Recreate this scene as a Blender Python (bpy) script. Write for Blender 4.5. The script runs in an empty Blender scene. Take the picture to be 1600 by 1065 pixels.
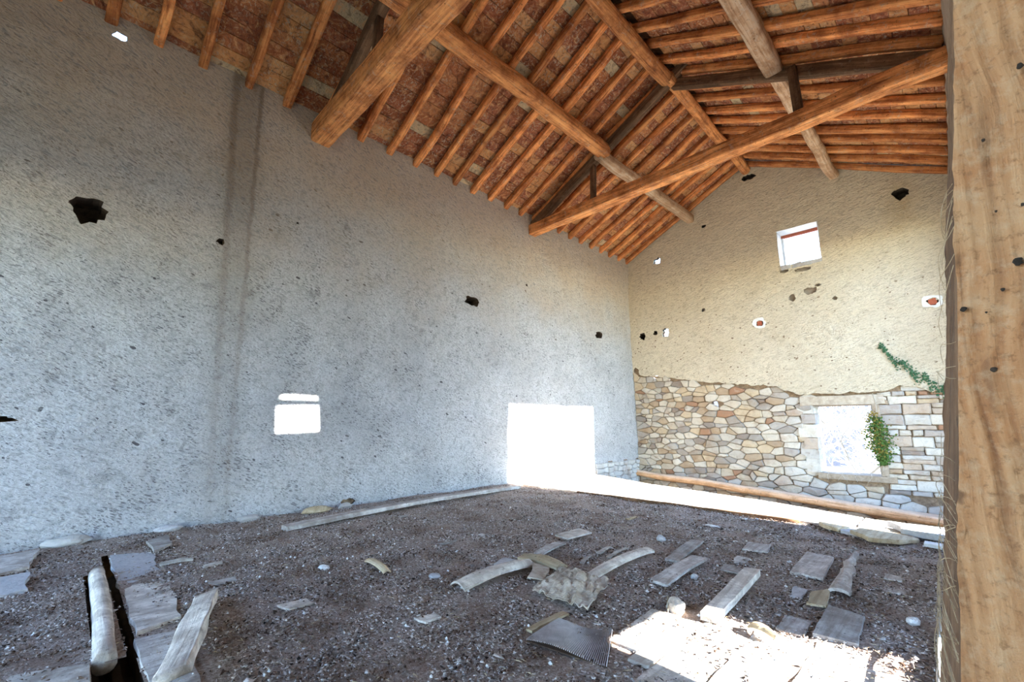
import bpy, bmesh, math, random
import numpy as np
from mathutils import Vector, Matrix, noise

# ------------------------------------------------------------------ camera, sky, sun, exposure
S = bpy.context.scene
COL = S.collection
cam = bpy.data.objects.new('camera', bpy.data.cameras.new('camera')); COL.objects.link(cam)
YAW, PIT, ROL = math.radians(-45.05), math.radians(10.49), math.radians(-0.18)
fw = Vector((math.sin(YAW)*math.cos(PIT), math.cos(YAW)*math.cos(PIT), math.sin(PIT)))
rt = Vector((math.cos(YAW), -math.sin(YAW), 0)); up = rt.cross(fw)
r2 = rt*math.cos(ROL) + up*math.sin(ROL); u2 = -rt*math.sin(ROL) + up*math.cos(ROL)
CAM = Vector((6.43, 0, 1.2))
cam.matrix_world = Matrix(((r2.x, u2.x, -fw.x, CAM.x), (r2.y, u2.y, -fw.y, CAM.y), (r2.z, u2.z, -fw.z, CAM.z), (0, 0, 0, 1)))
cam.data.sensor_width = 36; cam.data.lens = 688/1600*36
cam.data.clip_start = 0.02; cam.data.clip_end = 500
S.camera = cam
S.view_settings.view_transform = 'Standard'; S.view_settings.look = 'None'
S.view_settings.gamma = 1; S.view_settings.use_curve_mapping = False
S.view_settings.exposure = 2.58
SUN_DIR = Vector((1, .185, .5)).normalized()          # towards the sun
world = bpy.data.worlds.new('sky'); S.world = world; world.use_nodes = True
nt = world.node_tree; nt.nodes.clear()
sky = nt.nodes.new('ShaderNodeTexSky'); sky.sky_type = 'NISHITA'; sky.sun_disc = False
sky.sun_elevation = math.asin(SUN_DIR.z); sky.sun_rotation = math.atan2(SUN_DIR.x, SUN_DIR.y)
sky.air_density = 1.0; sky.dust_density = 0.0; sky.ozone_density = 2.5
bg = nt.nodes.new('ShaderNodeBackground'); bg.inputs[1].default_value = 0.46
wo = nt.nodes.new('ShaderNodeOutputWorld')
nt.links.new(sky.outputs[0], bg.inputs[0]); nt.links.new(bg.outputs[0], wo.inputs[0])
sl = bpy.data.lights.new('sun', 'SUN'); sl.energy = 12.0; sl.angle = math.radians(.5); sl.color = (1, .95, .87)
so = bpy.data.objects.new('sun', sl); COL.objects.link(so)
so.rotation_euler = SUN_DIR.to_track_quat('Z', 'Y').to_euler(); so.location = (20, 4, 12)

# ------------------------------------------------------------------ material helpers
def mat(name, rough=.9):
    m = bpy.data.materials.new(name); m.use_nodes = True
    n = m.node_tree; b = n.nodes['Principled BSDF']; b.inputs['Roughness'].default_value = rough
    b.inputs['Specular IOR Level'].default_value = .25
    return m, n, b
class N:
    def __init__(s, nt): s.nt = nt
    def __call__(s, typ, **kw):
        n = s.nt.nodes.new(typ)
        for k, v in kw.items():
            if k.startswith('i_'): n.inputs[k[2:].replace('_', ' ')].default_value = v
            elif k.startswith('n_'): n.inputs[int(k[2:])].default_value = v
            else: setattr(n, k, v)
        return n
    def link(s, a, b): s.nt.links.new(a, b)
    def coord(s, scale=(1, 1, 1), rot=(0, 0, 0), src='Object', loc=(0, 0, 0)):
        t = s('ShaderNodeTexCoord'); mp = s('ShaderNodeMapping'); m0 = s('ShaderNodeMapping')   # turn first, then stretch
        m0.inputs['Rotation'].default_value = rot; mp.inputs['Scale'].default_value = scale; mp.inputs['Location'].default_value = loc
        s.link(t.outputs[src], m0.inputs[0]); s.link(m0.outputs[0], mp.inputs[0]); return mp.outputs[0]
    def noise(s, vec, scale, detail=4, rough=.6, dist=0):
        n = s('ShaderNodeTexNoise', i_Scale=scale, i_Detail=detail, i_Roughness=rough, i_Distortion=dist)
        if vec: s.link(vec, n.inputs['Vector'])
        return n.outputs['Fac']
    def voro(s, vec, scale, feat='F1', rnd=1):
        n = s('ShaderNodeTexVoronoi', feature=feat, i_Scale=scale, i_Randomness=rnd); s.link(vec, n.inputs['Vector'])
        return n
    def ramp(s, fac, stops, interp='LINEAR'):
        n = s('ShaderNodeValToRGB'); cr = n.color_ramp; cr.interpolation = interp
        while len(cr.elements) < len(stops): cr.elements.new(.5)
        for e, (p, c) in zip(cr.elements, stops):
            e.position = p; e.color = (c, c, c, 1) if isinstance(c, (int, float)) else (*c, 1)
        s.link(fac, n.inputs[0]); return n.outputs[0]
    def mix(s, a, b, fac, mode='MIX'):
        n = s('ShaderNodeMix', data_type='RGBA', blend_type=mode)
        for k, v in ((6, a), (7, b), (0, fac)):
            if isinstance(v, (tuple, list)): n.inputs[k].default_value = (*v, 1)
            elif isinstance(v, (int, float)): n.inputs[k].default_value = v
            else: s.link(v, n.inputs[k])
        return n.outputs[2]
    def math(s, op, a, b=0, c=None, clamp=False):
        n = s('ShaderNodeMath', operation=op, use_clamp=clamp)
        for k, v in enumerate((a, b, c)):
            if v is None: continue
            if isinstance(v, (int, float)): n.inputs[k].default_value = v
            else: s.link(v, n.inputs[k])
        return n.outputs[0]
    def bump(s, h, b, strength=.5, dist=.02, prev=None):
        n = s('ShaderNodeBump', i_Strength=strength, i_Distance=dist); s.link(h, n.inputs['Height'])
        if prev: s.link(prev, n.inputs['Normal'])
        s.link(n.outputs[0], b.inputs['Normal']); return n.outputs[0]
    def rnd(s):
        g = s('ShaderNodeNewGeometry'); o = s('ShaderNodeObjectInfo')
        return s.math('FRACT', s.math('ADD', g.outputs['Random Per Island'], o.outputs['Random']))

def plaster(name, light, mid, warm, pit, dirs, stains):
    m, n_, b = mat(name, .95); n = N(n_)
    co = n.coord()
    fine = n.noise(co, 38, 6, .7); big = n.noise(co, 1.1, 5, .6); med = n.noise(co, 7, 5, .65, .6)
    c = n.mix(mid, light, n.ramp(fine, [(.3, 0), (.62, 1)]))
    c = n.mix(c, mid, n.ramp(big, [(.4, 0), (.75, .75)]))
    c = n.mix(c, tuple(v*.62 for v in mid), n.ramp(med, [(.28, .75), (.45, 0)]))
    # trowel marks: short dark scratches
    for k, (sc, rot, thr, st) in enumerate(dirs):
        v = n.coord(sc, rot, loc=(k*3.1, k*1.7, k*2.3))
        dn = n.noise(co, 2.1+k, 3); wv = n('ShaderNodeVectorMath', operation='ADD')
        wn = n('ShaderNodeTexNoise', i_Scale=5.0, i_Detail=3); n.link(co, wn.inputs[0])
        sv = n('ShaderNodeVectorMath', operation='SCALE'); sv.inputs['Scale'].default_value = .6
        n.link(wn.outputs['Color'], sv.inputs[0]); n.link(v, wv.inputs[0]); n.link(sv.outputs[0], wv.inputs[1])
        vo = n.voro(wv.outputs[0], 1)
        mask = n.math('LESS_THAN', vo.outputs['Distance'], n.math('MULTIPLY', n.math('SUBTRACT', dn, .32), thr))
        c = n.mix(c, pit, n.math('MULTIPLY', mask, st))
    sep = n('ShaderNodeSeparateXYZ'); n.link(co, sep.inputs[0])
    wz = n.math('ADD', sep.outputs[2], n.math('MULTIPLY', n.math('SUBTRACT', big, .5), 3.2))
    c = n.mix(c, warm, n.math('MULTIPLY', n.ramp(n.math('DIVIDE', n.math('SUBTRACT', wz, 3.0), 2.6), [(0, 0), (1, 1)]), .55), 'MIX')  # warmer with height: dirt tone plus bounce light from the roof, painted in
    c = stains(n, c, sep, co, med) if stains else c
    n.link(c, b.inputs['Base Color'])
    v = n.voro(co, 26)
    st_v = n.coord((4, 5, 17), (.45, .3, 0)); stroke = n.noise(st_v, 2.6, 5, .6, .8)
    c2 = n.mix(c, tuple(q*.72 for q in mid), n.ramp(stroke, [(.33, .75), (.5, 0)]))
    n.link(c2, b.inputs['Base Color'])
    h = n.math('ADD', n.math('MULTIPLY', fine, .8), n.math('ADD', n.math('MULTIPLY', med, 1.0), n.math('MULTIPLY', stroke, 1.6)))
    p = n.bump(h, b, .9, .022)
    n.bump(v.outputs['Distance'], b, .3, .012, p)
    return m

def left_stains(n, c, sep, co, med):
    y = n.math('ADD', sep.outputs[1], n.math('MULTIPLY', n.math('SUBTRACT', med, .5), .12))
    z = sep.outputs[2]
    for cen, slope, w, st in ((1.44, -.018, .04, .6), (1.28, -.045, .06, .5), (1.33, -.03, .30, .45)):
        d = n.math('ABSOLUTE', n.math('SUBTRACT', y, n.math('MULTIPLY_ADD', z, slope, cen+.06)))
        k = n.ramp(n.math('DIVIDE', d, w), [(.35, 1), (1, 0)])
        fade = n.ramp(n.math('DIVIDE', z, 6), [(.05, .25), (.55, .55), (.95, 1)])
        c = n.mix(c, (.17, .12, .075), n.math('MULTIPLY', n.math('MULTIPLY', k, fade), st))
    return c
def far_stains(n, c, sep, co, med):
    x, z = sep.outputs[0], sep.outputs[2]
    dx = n.math('MULTIPLY', n.math('SUBTRACT', x, 6.15), 1.6); dz = n.math('MULTIPLY', n.math('SUBTRACT', z, 5.5), .8)
    d = n.math('SQRT', n.math('ADD', n.math('MULTIPLY', dx, dx), n.math('MULTIPLY', dz, dz)))
    k = n.ramp(n.math('ADD', d, n.math('MULTIPLY', med, .8)), [(.3, .6), (1.1, 0)])
    return n.mix(c, (.42, .29, .12), k)
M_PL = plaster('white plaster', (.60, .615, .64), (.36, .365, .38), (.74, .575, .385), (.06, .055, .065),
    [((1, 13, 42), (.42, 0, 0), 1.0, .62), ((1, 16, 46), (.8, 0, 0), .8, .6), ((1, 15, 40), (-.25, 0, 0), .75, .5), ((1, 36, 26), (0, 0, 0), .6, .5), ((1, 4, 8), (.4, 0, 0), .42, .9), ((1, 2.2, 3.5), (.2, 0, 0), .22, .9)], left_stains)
M_PF = plaster('cream plaster', (.72, .645, .52), (.55, .475, .36), (.74, .63, .45), (.15, .09, .055),
    [((20, 1, 46), (0, .4, 0), .75, .7), ((30, 1, 22), (0, -.5, 0), .55, .7), ((7, 1, 10), (0, .3, 0), .6, .85), ((3, 1, 4.5), (0, 0, 0), .3, .9)], far_stains)

def wood(name, dark, mid, light, dust=(.4, .36, .3), dustamt=.0, scale=1, bump=.6, pits=True, white=0, dirt=0):
    m, n_, b = mat(name, .85); n = N(n_)
    o = n('ShaderNodeObjectInfo'); t = n('ShaderNodeTexCoord')
    off = n('ShaderNodeVectorMath', operation='ADD'); cmb = n('ShaderNodeCombineXYZ')
    r = n.math('MULTIPLY', o.outputs['Random'], 37.0)
    for k in range(3): n.link(r, cmb.inputs[k])
    n.link(t.outputs['Object'], off.inputs[0]); n.link(cmb.outputs[0], off.inputs[1])
    mp = n('ShaderNodeMapping'); mp.inputs['Scale'].default_value = (1.3*scale, 22*scale, 22*scale); n.link(off.outputs[0], mp.inputs[0])
    g = n.noise(mp.outputs[0], 1, 7, .65, .7)
    bl = n.noise(off.outputs[0], 3.5*scale, 5, .65)
    sp = n.noise(off.outputs[0], 30*scale, 4, .7)
    c = n.ramp(g, [(.32, dark), (.5, mid), (.68, light)])
    c = n.mix(c, dark, n.ramp(bl, [(.3, .75), (.52, 0)]))
    c = n.mix(c, light, n.ramp(bl, [(.52, 0), (.75, .6)]))
    if pits: c = n.mix(c, tuple(v*.3 for v in dark), n.ramp(sp, [(.3, .9), (.4, 0)]))
    if white: c = n.mix(c, (.5, .42, .33), n.math('MULTIPLY', n.ramp(n.noise(off.outputs[0], 9, 6, .8, 1), [(.56, 0), (.63, 1)]), white))
    if dustamt:
        geo = n('ShaderNodeNewGeometry'); s2 = n('ShaderNodeSeparateXYZ'); n.link(geo.outputs['Normal'], s2.inputs[0])
        k = n.math('MULTIPLY', n.ramp(s2.outputs[2], [(.2, 0), (.8, 1)]), dustamt)
        c = n.mix(c, dust, k)
    if dirt: c = n.mix(c, (.17, .125, .10), n.ramp(n.noise(off.outputs[0], 7, 7, .75, .3), [(.44, dirt), (.6, 0)]))
    # each timber slightly different
    hsv = n('ShaderNodeHueSaturation'); n.link(c, hsv.inputs['Color'])
    n.link(n.math('MULTIPLY_ADD', o.outputs['Random'], .5, .78), hsv.inputs['Value'])
    n.link(hsv.outputs[0], b.inputs['Base Color'])
    n.bump(n.math('ADD', g, n.math('MULTIPLY', sp, .5)), b, bump, .012)
    return m
M_RAF = wood('rafter wood', (.19, .05, .018), (.68, .245, .08), (.94, .46, .17), white=.5)
M_BEAM = wood('old beam wood', (.18, .055, .02), (.66, .26, .09), (.93, .47, .18), white=.4, bump=.9)
M_GREYB = wood('limed beam wood', (.24, .12, .06), (.52, .33, .2), (.62, .5, .38), white=.8)
M_DARKB = wood('dark beam wood', (.055, .03, .018), (.14, .075, .04), (.24, .14, .08), white=.15)  # dark brown; on the post it paints in the shaded side
M_LOG = wood('peeled log wood', (.34, .17, .08), (.62, .36, .19), (.72, .5, .33), dustamt=.5, dust=(.5, .45, .4))
M_GREY = wood('weathered board wood', (.28, .25, .23), (.48, .45, .43), (.62, .59, .56), bump=.8, scale=1.3, dirt=.5)
M_PALE = wood('pale board wood', (.40, .36, .31), (.62, .57, .51), (.72, .68, .61), bump=.6, dirt=.45)
M_TAN = wood('tan bark wood', (.3, .22, .13), (.48, .38, .25), (.58, .5, .36), bump=.6)

def post_mat():
    m, n_, b = mat('rough pine post wood', .8); n = N(n_)
    co = n.coord((1, 1, 1))
    wn = n('ShaderNodeTexNoise', i_Scale=2.4, i_Detail=2); n.link(co, wn.inputs[0])
    sv = n('ShaderNodeVectorMath', operation='SCALE'); sv.inputs['Scale'].default_value = .07; n.link(wn.outputs['Color'], sv.inputs[0])
    av = n('ShaderNodeVectorMath', operation='ADD'); n.link(co, av.inputs[0]); n.link(sv.outputs[0], av.inputs[1])
    mp = n('ShaderNodeMapping'); mp.inputs['Scale'].default_value = (1.6, 34, 34); n.link(av.outputs[0], mp.inputs[0])
    w = n('ShaderNodeTexWave', wave_type='BANDS', bands_direction='DIAGONAL', i_Scale=.9, i_Distortion=5, i_Detail=3)
    n.link(mp.outputs[0], w.inputs[0])
    g = n.noise(mp.outputs[0], 2.2, 6, .65, .5); bl = n.noise(co, 6, 5, .6); sp = n.noise(co, 110, 4, .7)
    c = n.ramp(g, [(.32, (.13, .05, .02)), (.5, (.30, .14, .06)), (.68, (.40, .22, .11))])
    c = n.mix(c, n.ramp(w.outputs['Fac'], [(0, (.20, .08, .03)), (.6, (.33, .15, .06)), (1, (.40, .22, .11))]), .25)
    c = n.mix(c, (.38, .235, .125), n.ramp(bl, [(.48, 0), (.68, .7)]))
    c = n.mix(c, (.2, .11, .05), n.ramp(n.noise(co, 11, 4, .6), [(.28, .8), (.38, 0)]))
    c = n.mix(c, (.13, .06, .025), n.ramp(sp, [(.33, .6), (.45, 0)]))
    c = n.mix(c, (.42, .31, .20), n.ramp(n.noise(co, 45, 6, .75), [(.50, 0), (.68, .45)]))
    c = n.mix(c, (.10, .05, .025), n.ramp(n.noise(co, 24, 2, .5), [(.24, .85), (.29, 0)]))
    n.link(c, b.inputs['Base Color'])
    n.bump(n.math('ADD', g, n.math('ADD', n.math('MULTIPLY', sp, .6), n.math('MULTIPLY', w.outputs['Fac'], .25))), b, .8, .005)
    return m
M_POST = post_mat()

def tile_mat():
    m, n_, b = mat('old terracotta tile', .9); n = N(n_)
    r = n.rnd(); o = n('ShaderNodeObjectInfo')
    g = n('ShaderNodeNewGeometry'); co = g.outputs['Position']
    c = n.ramp(r, [(0, (.36, .12, .055)), (.22, (.58, .24, .10)), (.4, (.44, .15, .075)), (.58, (.70, .33, .13)), (.74, (.50, .18, .075)), (.86, (.72, .38, .17)), (.96, (.68, .54, .34)), (1, (.62, .28, .11))], 'CONSTANT')
    a = n.noise(co, 8, 6, .7, 1.4); d = n.noise(co, 26, 5, .7, .8)
    c = n.mix(c, (.13, .045, .03), n.ramp(a, [(.34, .85), (.49, 0)]))
    c = n.mix(c, (.86, .52, .25), n.ramp(a, [(.53, 0), (.64, .75)]))
    c = n.mix(c, (.62, .5, .36), n.math('MULTIPLY', n.ramp(d, [(.54, 0), (.60, 1)]), n.ramp(n.noise(co, 1.7, 3), [(.38, .2), (.58, .9)])))
    n.link(c, b.inputs['Base Color'])
    n.bump(n.math('ADD', a, d), b, .9, .04)
    return m
M_TILE = tile_mat()

def stone_mat(name, cols, dirt=.5):
    m, n_, b = mat(name, .9); n = N(n_); r = n.rnd()
    g = n('ShaderNodeNewGeometry'); co = g.outputs['Position']
    k = len(cols)-1
    c = n.ramp(r, [(i/k, q) for i, q in enumerate(cols)], 'CONSTANT')
    a = n.noise(co, 9, 6, .7, .5); d = n.noise(co, 45, 4, .7)
    c = n.mix(c, tuple(v*.5 for v in cols[0]), n.ramp(a, [(.3, dirt), (.48, 0)]))
    c = n.mix(c, (.66, .60, .52), n.ramp(a, [(.55, 0), (.75, .5)]))
    c = n.mix(c, (.30, .17, .09), n.ramp(n.noise(co, 2.3, 5, .7), [(.50, 0), (.68, .5)]))
    c = n.mix((.80, .80, .80), c, 1.0) if False else n.mix(c, (.80, .78, .75), 1.0, 'MULTIPLY')
    c = n.mix(c, (.12, .09, .07), n.ramp(d, [(.27, .7), (.36, 0)]))
    n.link(c, b.inputs['Base Color']); n.bump(n.math('ADD', a, n.math('MULTIPLY', d, .5)), b, .7, .02)
    return m
M_STONE = stone_mat('field stone', [(.58, .51, .42), (.44, .40, .36), (.64, .59, .52), (.46, .35, .25), (.56, .53, .49), (.68, .63, .56), (.38, .35, .33), (.60, .49, .36), (.30, .26, .24), (.62, .57, .51), (.66, .62, .56), (.62, .56, .48), (.48, .45, .43), (.48, .38, .28), (.66, .62, .56), (.40, .23, .15), (.58, .52, .44)])
M_BLOCK = stone_mat('dressed stone', [(.58, .56, .54), (.66, .64, .61), (.48, .44, .42), (.56, .47, .40), (.7, .67, .62), (.6, .58, .56), (.6, .5, .42)])
M_WSTONE = stone_mat('whitewashed stone', [(.55, .55, .56), (.66, .66, .66), (.6, .6, .6), (.5, .5, .52)], .3)
def simple(name, a, b_, sc=6, bump=.5, rough=.92, bd=.02):
    m, n_, b = mat(name, rough); n = N(n_); g = n('ShaderNodeNewGeometry'); co = g.outputs['Position']
    f = n.noise(co, sc, 7, .7, .4); n.link(n.ramp(f, [(.3, a), (.7, b_)]), b.inputs['Base Color']); n.bump(f, b, bump, bd)
    return m
M_MORTAR = simple('earth mortar', (.11, .07, .045), (.34, .25, .17), 14)
M_BACK = simple('brown rubble wall', (.25, .2, .15), (.42, .35, .28), 3)
M_OUT = simple('dry meadow ground', (.085, .09, .06), (.17, .16, .11), .6)
M_HILL = simple('rocky hillside', (.02, .022, .03), (.085, .08, .085), .9, bd=.3)
M_LIME = simple('limewash', (.6, .6, .6), (.78, .78, .78), 8)
M_CONC = simple('rough lintel concrete', (.32, .26, .2), (.52, .46, .38), 10)
M_SILLW = simple('rotten sill timber', (.22, .17, .12), (.42, .35, .28), 12)
M_REVEAL = simple('stone reveal', (.22, .21, .21), (.40, .39, .39), 7)
M_HOLE = simple('dark hole', (.012, .01, .008), (.05, .035, .025), 20)
M_HOLEW = simple('shaded hole lining', (.03, .022, .018), (.13, .095, .07), 12)  # near-black lining colour paints in the shade inside the putlog holes
M_BRICK = simple('red brick', (.3, .07, .04), (.45, .14, .08), 30)
M_LEAFG = simple('green leaf', (.03, .07, .018), (.085, .15, .03), 9)
M_LEAFY = simple('yellowing leaf', (.10, .11, .02), (.30, .20, .05), 9)
M_CREEP = simple('creeper leaf', (.03, .085, .04), (.07, .16, .085), 9)
M_TWIG = simple('pale twig', (.34, .30, .26), (.52, .48, .43), 12)
M_PLUG = simple('white plug', (.7, .7, .7), (.85, .85, .85), 12)
M_SHEET = simple('crumpled card', (.22, .17, .12), (.62, .56, .48), 9, bd=.03)
M_METAL = simple('rusty ribbed metal', (.36, .32, .31), (.60, .56, .55), 12)
M_DARKW = simple('dark old timber', (.05, .03, .02), (.12, .08, .05), 8)
M_WIRE = simple('grey cable', (.45, .45, .46), (.55, .55, .56), 30)
M_ROCK = simple('grey rock', (.34, .34, .36), (.55, .54, .55), 30, bd=.01)
M_WHITE = simple('white flake', (.6, .6, .6), (.8, .8, .8), 30)
def debris_mat(name, cols, base=False):
    m, n_, b = mat(name, .95); n = N(n_); g = n('ShaderNodeNewGeometry'); co = g.outputs['Position']
    if base:
        f = n.noise(co, 55, 6, .75); q = n.noise(co, 2.2, 5, .6)
        c = n.ramp(f, [(.3, cols[0]), (.45, cols[1]), (.6, cols[2]), (.72, cols[3])])
        c = n.mix(c, (.20, .12, .08), n.ramp(q, [(.33, .6), (.5, 0)]))
        n.bump(f, b, .8, .015)
    else:
        c = n.ramp(g.outputs['Random Per Island'], [(i/(len(cols)-1), q) for i, q in enumerate(cols)])
        q = n.noise(co, 2.2, 5, .6)
        c = n.mix(c, (.14, .075, .045), n.ramp(q, [(.38, .55), (.55, 0)]))
    n.link(c, b.inputs['Base Color']); return m
M_FLOOR = debris_mat('dry droppings and dust', [(.08, .048, .034), (.29, .22, .185), (.50, .425, .38), (.66, .59, .54)], True)
M_CHIP = debris_mat('dry dung crumbs', [(.014, .009, .007), (.10, .06, .045), (.34, .26, .22), (.55, .48, .45), (.72, .66, .63), (.22, .14, .10), (.80, .75, .73), (.03, .018, .012)])

# ------------------------------------------------------------------ object helpers
def link(name, me, m=None, parent=None, mw=None):
    o = bpy.data.objects.new(name, me); COL.objects.link(o)
    if m and me and not me.materials: me.materials.append(m)
    if parent: o.parent = parent
    if mw is not None: o.matrix_basis = mw
    return o
def tag(o, label=None, cat=None, group=None, kind=None):
    for k, v in (('label', label), ('category', cat), ('group', group), ('kind', kind)):
        if v: o[k] = v
    return o
def mesh(name, V, F, m=None, smooth=False):
    me = bpy.data.meshes.new(name); me.from_pydata([tuple(v) for v in V], [], [tuple(f) for f in F]); me.update()
    if m: me.materials.append(m)
    if smooth: me.polygons.foreach_set('use_smooth', [True]*len(me.polygons))
    return me
def nz(p, s=1, o=0): return noise.noise(Vector((p[0]*s+o, p[1]*s+o*.7, p[2]*s-o)))
def fbm(x, y, z, oct=4):
    v, a = 0, 1
    for i in range(oct):
        v += a*noise.noise(Vector((x, y, z))); a *= .5; x *= 2.1; y *= 2.1; z *= 2.1
    return v
def fix(me):
    bm = bmesh.new(); bm.from_mesh(me); bmesh.ops.recalc_face_normals(bm, faces=bm.faces); bm.to_mesh(me); bm.free(); return me

def timber_mesh(name, L, w, h, m, seed=0, seg=24, rnd=.25, wob=.012, rough=.006, taper=0, sag=0, ring=12):
    """a hewn timber along local X from 0 to L, section w (Y) by h (Z), centred"""
    V, F = [], []
    p = 2/(max(.05, rnd)) if rnd < .9 else 2
    for i in range(seg+1):
        t = i/seg; x = L*t
        k = 1-taper*t
        cy = wob*noise.noise(Vector((x*.7, seed, 0)))*2; cz = wob*noise.noise(Vector((x*.7, seed, 9)))*2 - sag*4*t*(1-t)
        for j in range(ring):
            a = 2*math.pi*(j+.5)/ring
            c, s = math.cos(a), math.sin(a)
            yy = math.copysign(abs(c)**(2/p), c); zz = math.copysign(abs(s)**(2/p), s)
            q = 1 + rough/min(w, h)*1.5*noise.noise(Vector((x*3, yy*2+seed, zz*2)))
            V.append((x + (.01*noise.noise(Vector((yy*4, zz*4, seed))) if i in (0, seg) else 0), cy+yy*w/2*k*q, cz+zz*h/2*k*q))
    for i in range(seg):
        for j in range(ring):
            a = i*ring+j; b = i*ring+(j+1) % ring
            F.append((a, b, b+ring, a+ring))
    F.append(tuple(range(ring))[::-1]); F.append(tuple(seg*ring+j for j in range(ring)))
    me = mesh(name, V, F, m, True); return fix(me)
def tube_data(pts, r, V, F, k=5):
    pts = [Vector(p) for p in pts]; b0 = len(V)
    for i, p in enumerate(pts):
        d = (pts[min(i+1, len(pts)-1)]-pts[max(i-1, 0)]).normalized(); u = d.orthogonal().normalized() if i == 0 else (pu-d*pu.dot(d)).normalized(); pu = u; v = d.cross(u)
        for j in range(k): a = 2*math.pi*j/k; V.append(p+u*math.cos(a)*r+v*math.sin(a)*r)
    for i in range(len(pts)-1):
        for j in range(k): a = b0+i*k+j; b = b0+i*k+(j+1) % k; F.append((a, b, b+k, a+k))
    F.append(tuple(b0+j for j in range(k))[::-1]); F.append(tuple(b0+(len(pts)-1)*k+j for j in range(k)))
def axis_matrix(A, B, roll=0):
    A, B = Vector(A), Vector(B); x = (B-A).normalized()
    z = Vector((0, 0, 1)) if abs(x.z) < .95 else Vector((0, 1, 0))
    y = z.cross(x).normalized(); z = x.cross(y)
    mw = Matrix(((x.x, y.x, z.x, A.x), (x.y, y.y, z.y, A.y), (x.z, y.z, z.z, A.z), (0, 0, 0, 1)))
    return mw @ Matrix.Rotation(roll, 4, 'X')
def timber(name, A, B, w, h, m, parent=None, roll=0, **kw):
    L = (Vector(B)-Vector(A)).length
    return link(name, timber_mesh(name, L, w, h, m, **kw), None, parent, axis_matrix(A, B, roll))

W = 6.9; YF = 11.36; ZL = -2.6; RX = 3.43
def roof_z(x): return 5.95 + .5*(x if x < RX else 2*RX-x)

# grid wall: axis 'x' (plane x=const, coordinates y,z) or 'y' (plane y=const, coordinates x,z)
def lines(a, b, step, extra=()):
    n = max(1, int(round((b-a)/step))); L = [a+(b-a)*i/n for i in range(n+1)]
    for e in extra:
        k = min(range(len(L)), key=lambda i: abs(L[i]-e)); 
        if 0 < k < len(L)-1: L[k] = e
    return sorted(L)
def grid_wall(name, U, Z, to3, disp, skip, holes, zmax=None, m=None, parent=None, zmin=None):
    """U x Z grid with rectangular skips, plus elliptic holes (u, z, ru, rz, depth, open) whose rim is snapped"""
    nu, nz_ = len(U), len(Z); P = {}
    gone = set(); rims = []
    for hi, (u0, z0, ru, rz, dep, opn) in enumerate(holes):
        cells = [(i, j) for i in range(nu-1) for j in range(nz_-1)
                 if ((.5*(U[i]+U[i+1])-u0)/ru)**2+((.5*(Z[j]+Z[j+1])-z0)/rz)**2 < 1]
        if not cells:
            i = min(range(nu-1), key=lambda i: abs(.5*(U[i]+U[i+1])-u0)); j = min(range(nz_-1), key=lambda j: abs(.5*(Z[j]+Z[j+1])-z0)); cells = [(i, j)]
        cs = set(cells); gone |= cs; rim = set()
        for (i, j) in cells:
            for a, b in ((i, j), (i+1, j), (i+1, j+1), (i, j+1)):
                if not all(c in cs for c in ((a-1, b-1), (a, b-1), (a-1, b), (a, b))): rim.add((a, b))
        rim = sorted(rim, key=lambda q: math.atan2((Z[q[1]]-z0)/rz, (U[q[0]]-u0)/ru))
        for (a, b) in rim:
            an = math.atan2((Z[b]-z0)/rz, (U[a]-u0)/ru); k = 1+.55*noise.noise(Vector((math.cos(an)*2.6+hi*5, math.sin(an)*2.6, hi)))
            P[(a, b)] = (u0+ru*k*math.cos(an), z0+rz*k*math.sin(an))
        rims.append((rim, dep, opn))
    V, idx, F = [], {}, []
    def vid(a, b):
        if (a, b) not in idx:
            u, z = P.get((a, b), (U[a], Z[b]))
            if zmax: z = min(z, zmax(u))
            if zmin: z = max(z, zmin(u))
            idx[(a, b)] = len(V); V.append(to3(u, z, disp(u, z)))
        return idx[(a, b)]
    for i in range(nu-1):
        for j in range(nz_-1):
            if (i, j) in gone: continue
            uc, zc = .5*(U[i]+U[i+1]), .5*(Z[j]+Z[j+1])
            if skip(uc, zc): continue
            if zmax and Z[j] > max(zmax(U[i]), zmax(U[i+1])): continue
            if zmin and Z[j+1] < min(zmin(U[i]), zmin(U[i+1])): continue
            F.append((vid(i, j), vid(i+1, j), vid(i+1, j+1), vid(i, j+1)))
    o = link(name, mesh(name, V, F, m, False), None, parent)
    # the niches behind the holes
    HV1, HF1, HV2, HF2 = [], [], [], []
    for rim, dep, opn in rims:
        HV, HF = (HV1, HF1) if dep > .09 or opn else (HV2, HF2)
        b0 = len(HV); k = len(rim)
        if k < 3: continue
        for lay in (0, .5, 1):
            for (a, b) in rim:
                u, z = P[(a, b)]
                HV.append(to3(u+.012*lay*nz((u*9, z*9, lay), 3), z, disp(u, z)-dep*lay))
        for lay in range(2):
            for i in range(k):
                HF.append((b0+lay*k+i, b0+lay*k+(i+1) % k, b0+(lay+1)*k+(i+1) % k, b0+(lay+1)*k+i))
        if not opn: HF.append(tuple(b0+2*k+i for i in range(k)))
    HV, HF = HV1, HF1
    if HV: link('putlog_hole', mesh('putlog_hole', HV, HF, M_HOLEW), None, o)
    if HV2: link('chipped_patch', mesh('chipped_patch', HV2, HF2, M_BACK), None, o)
    return o

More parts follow.
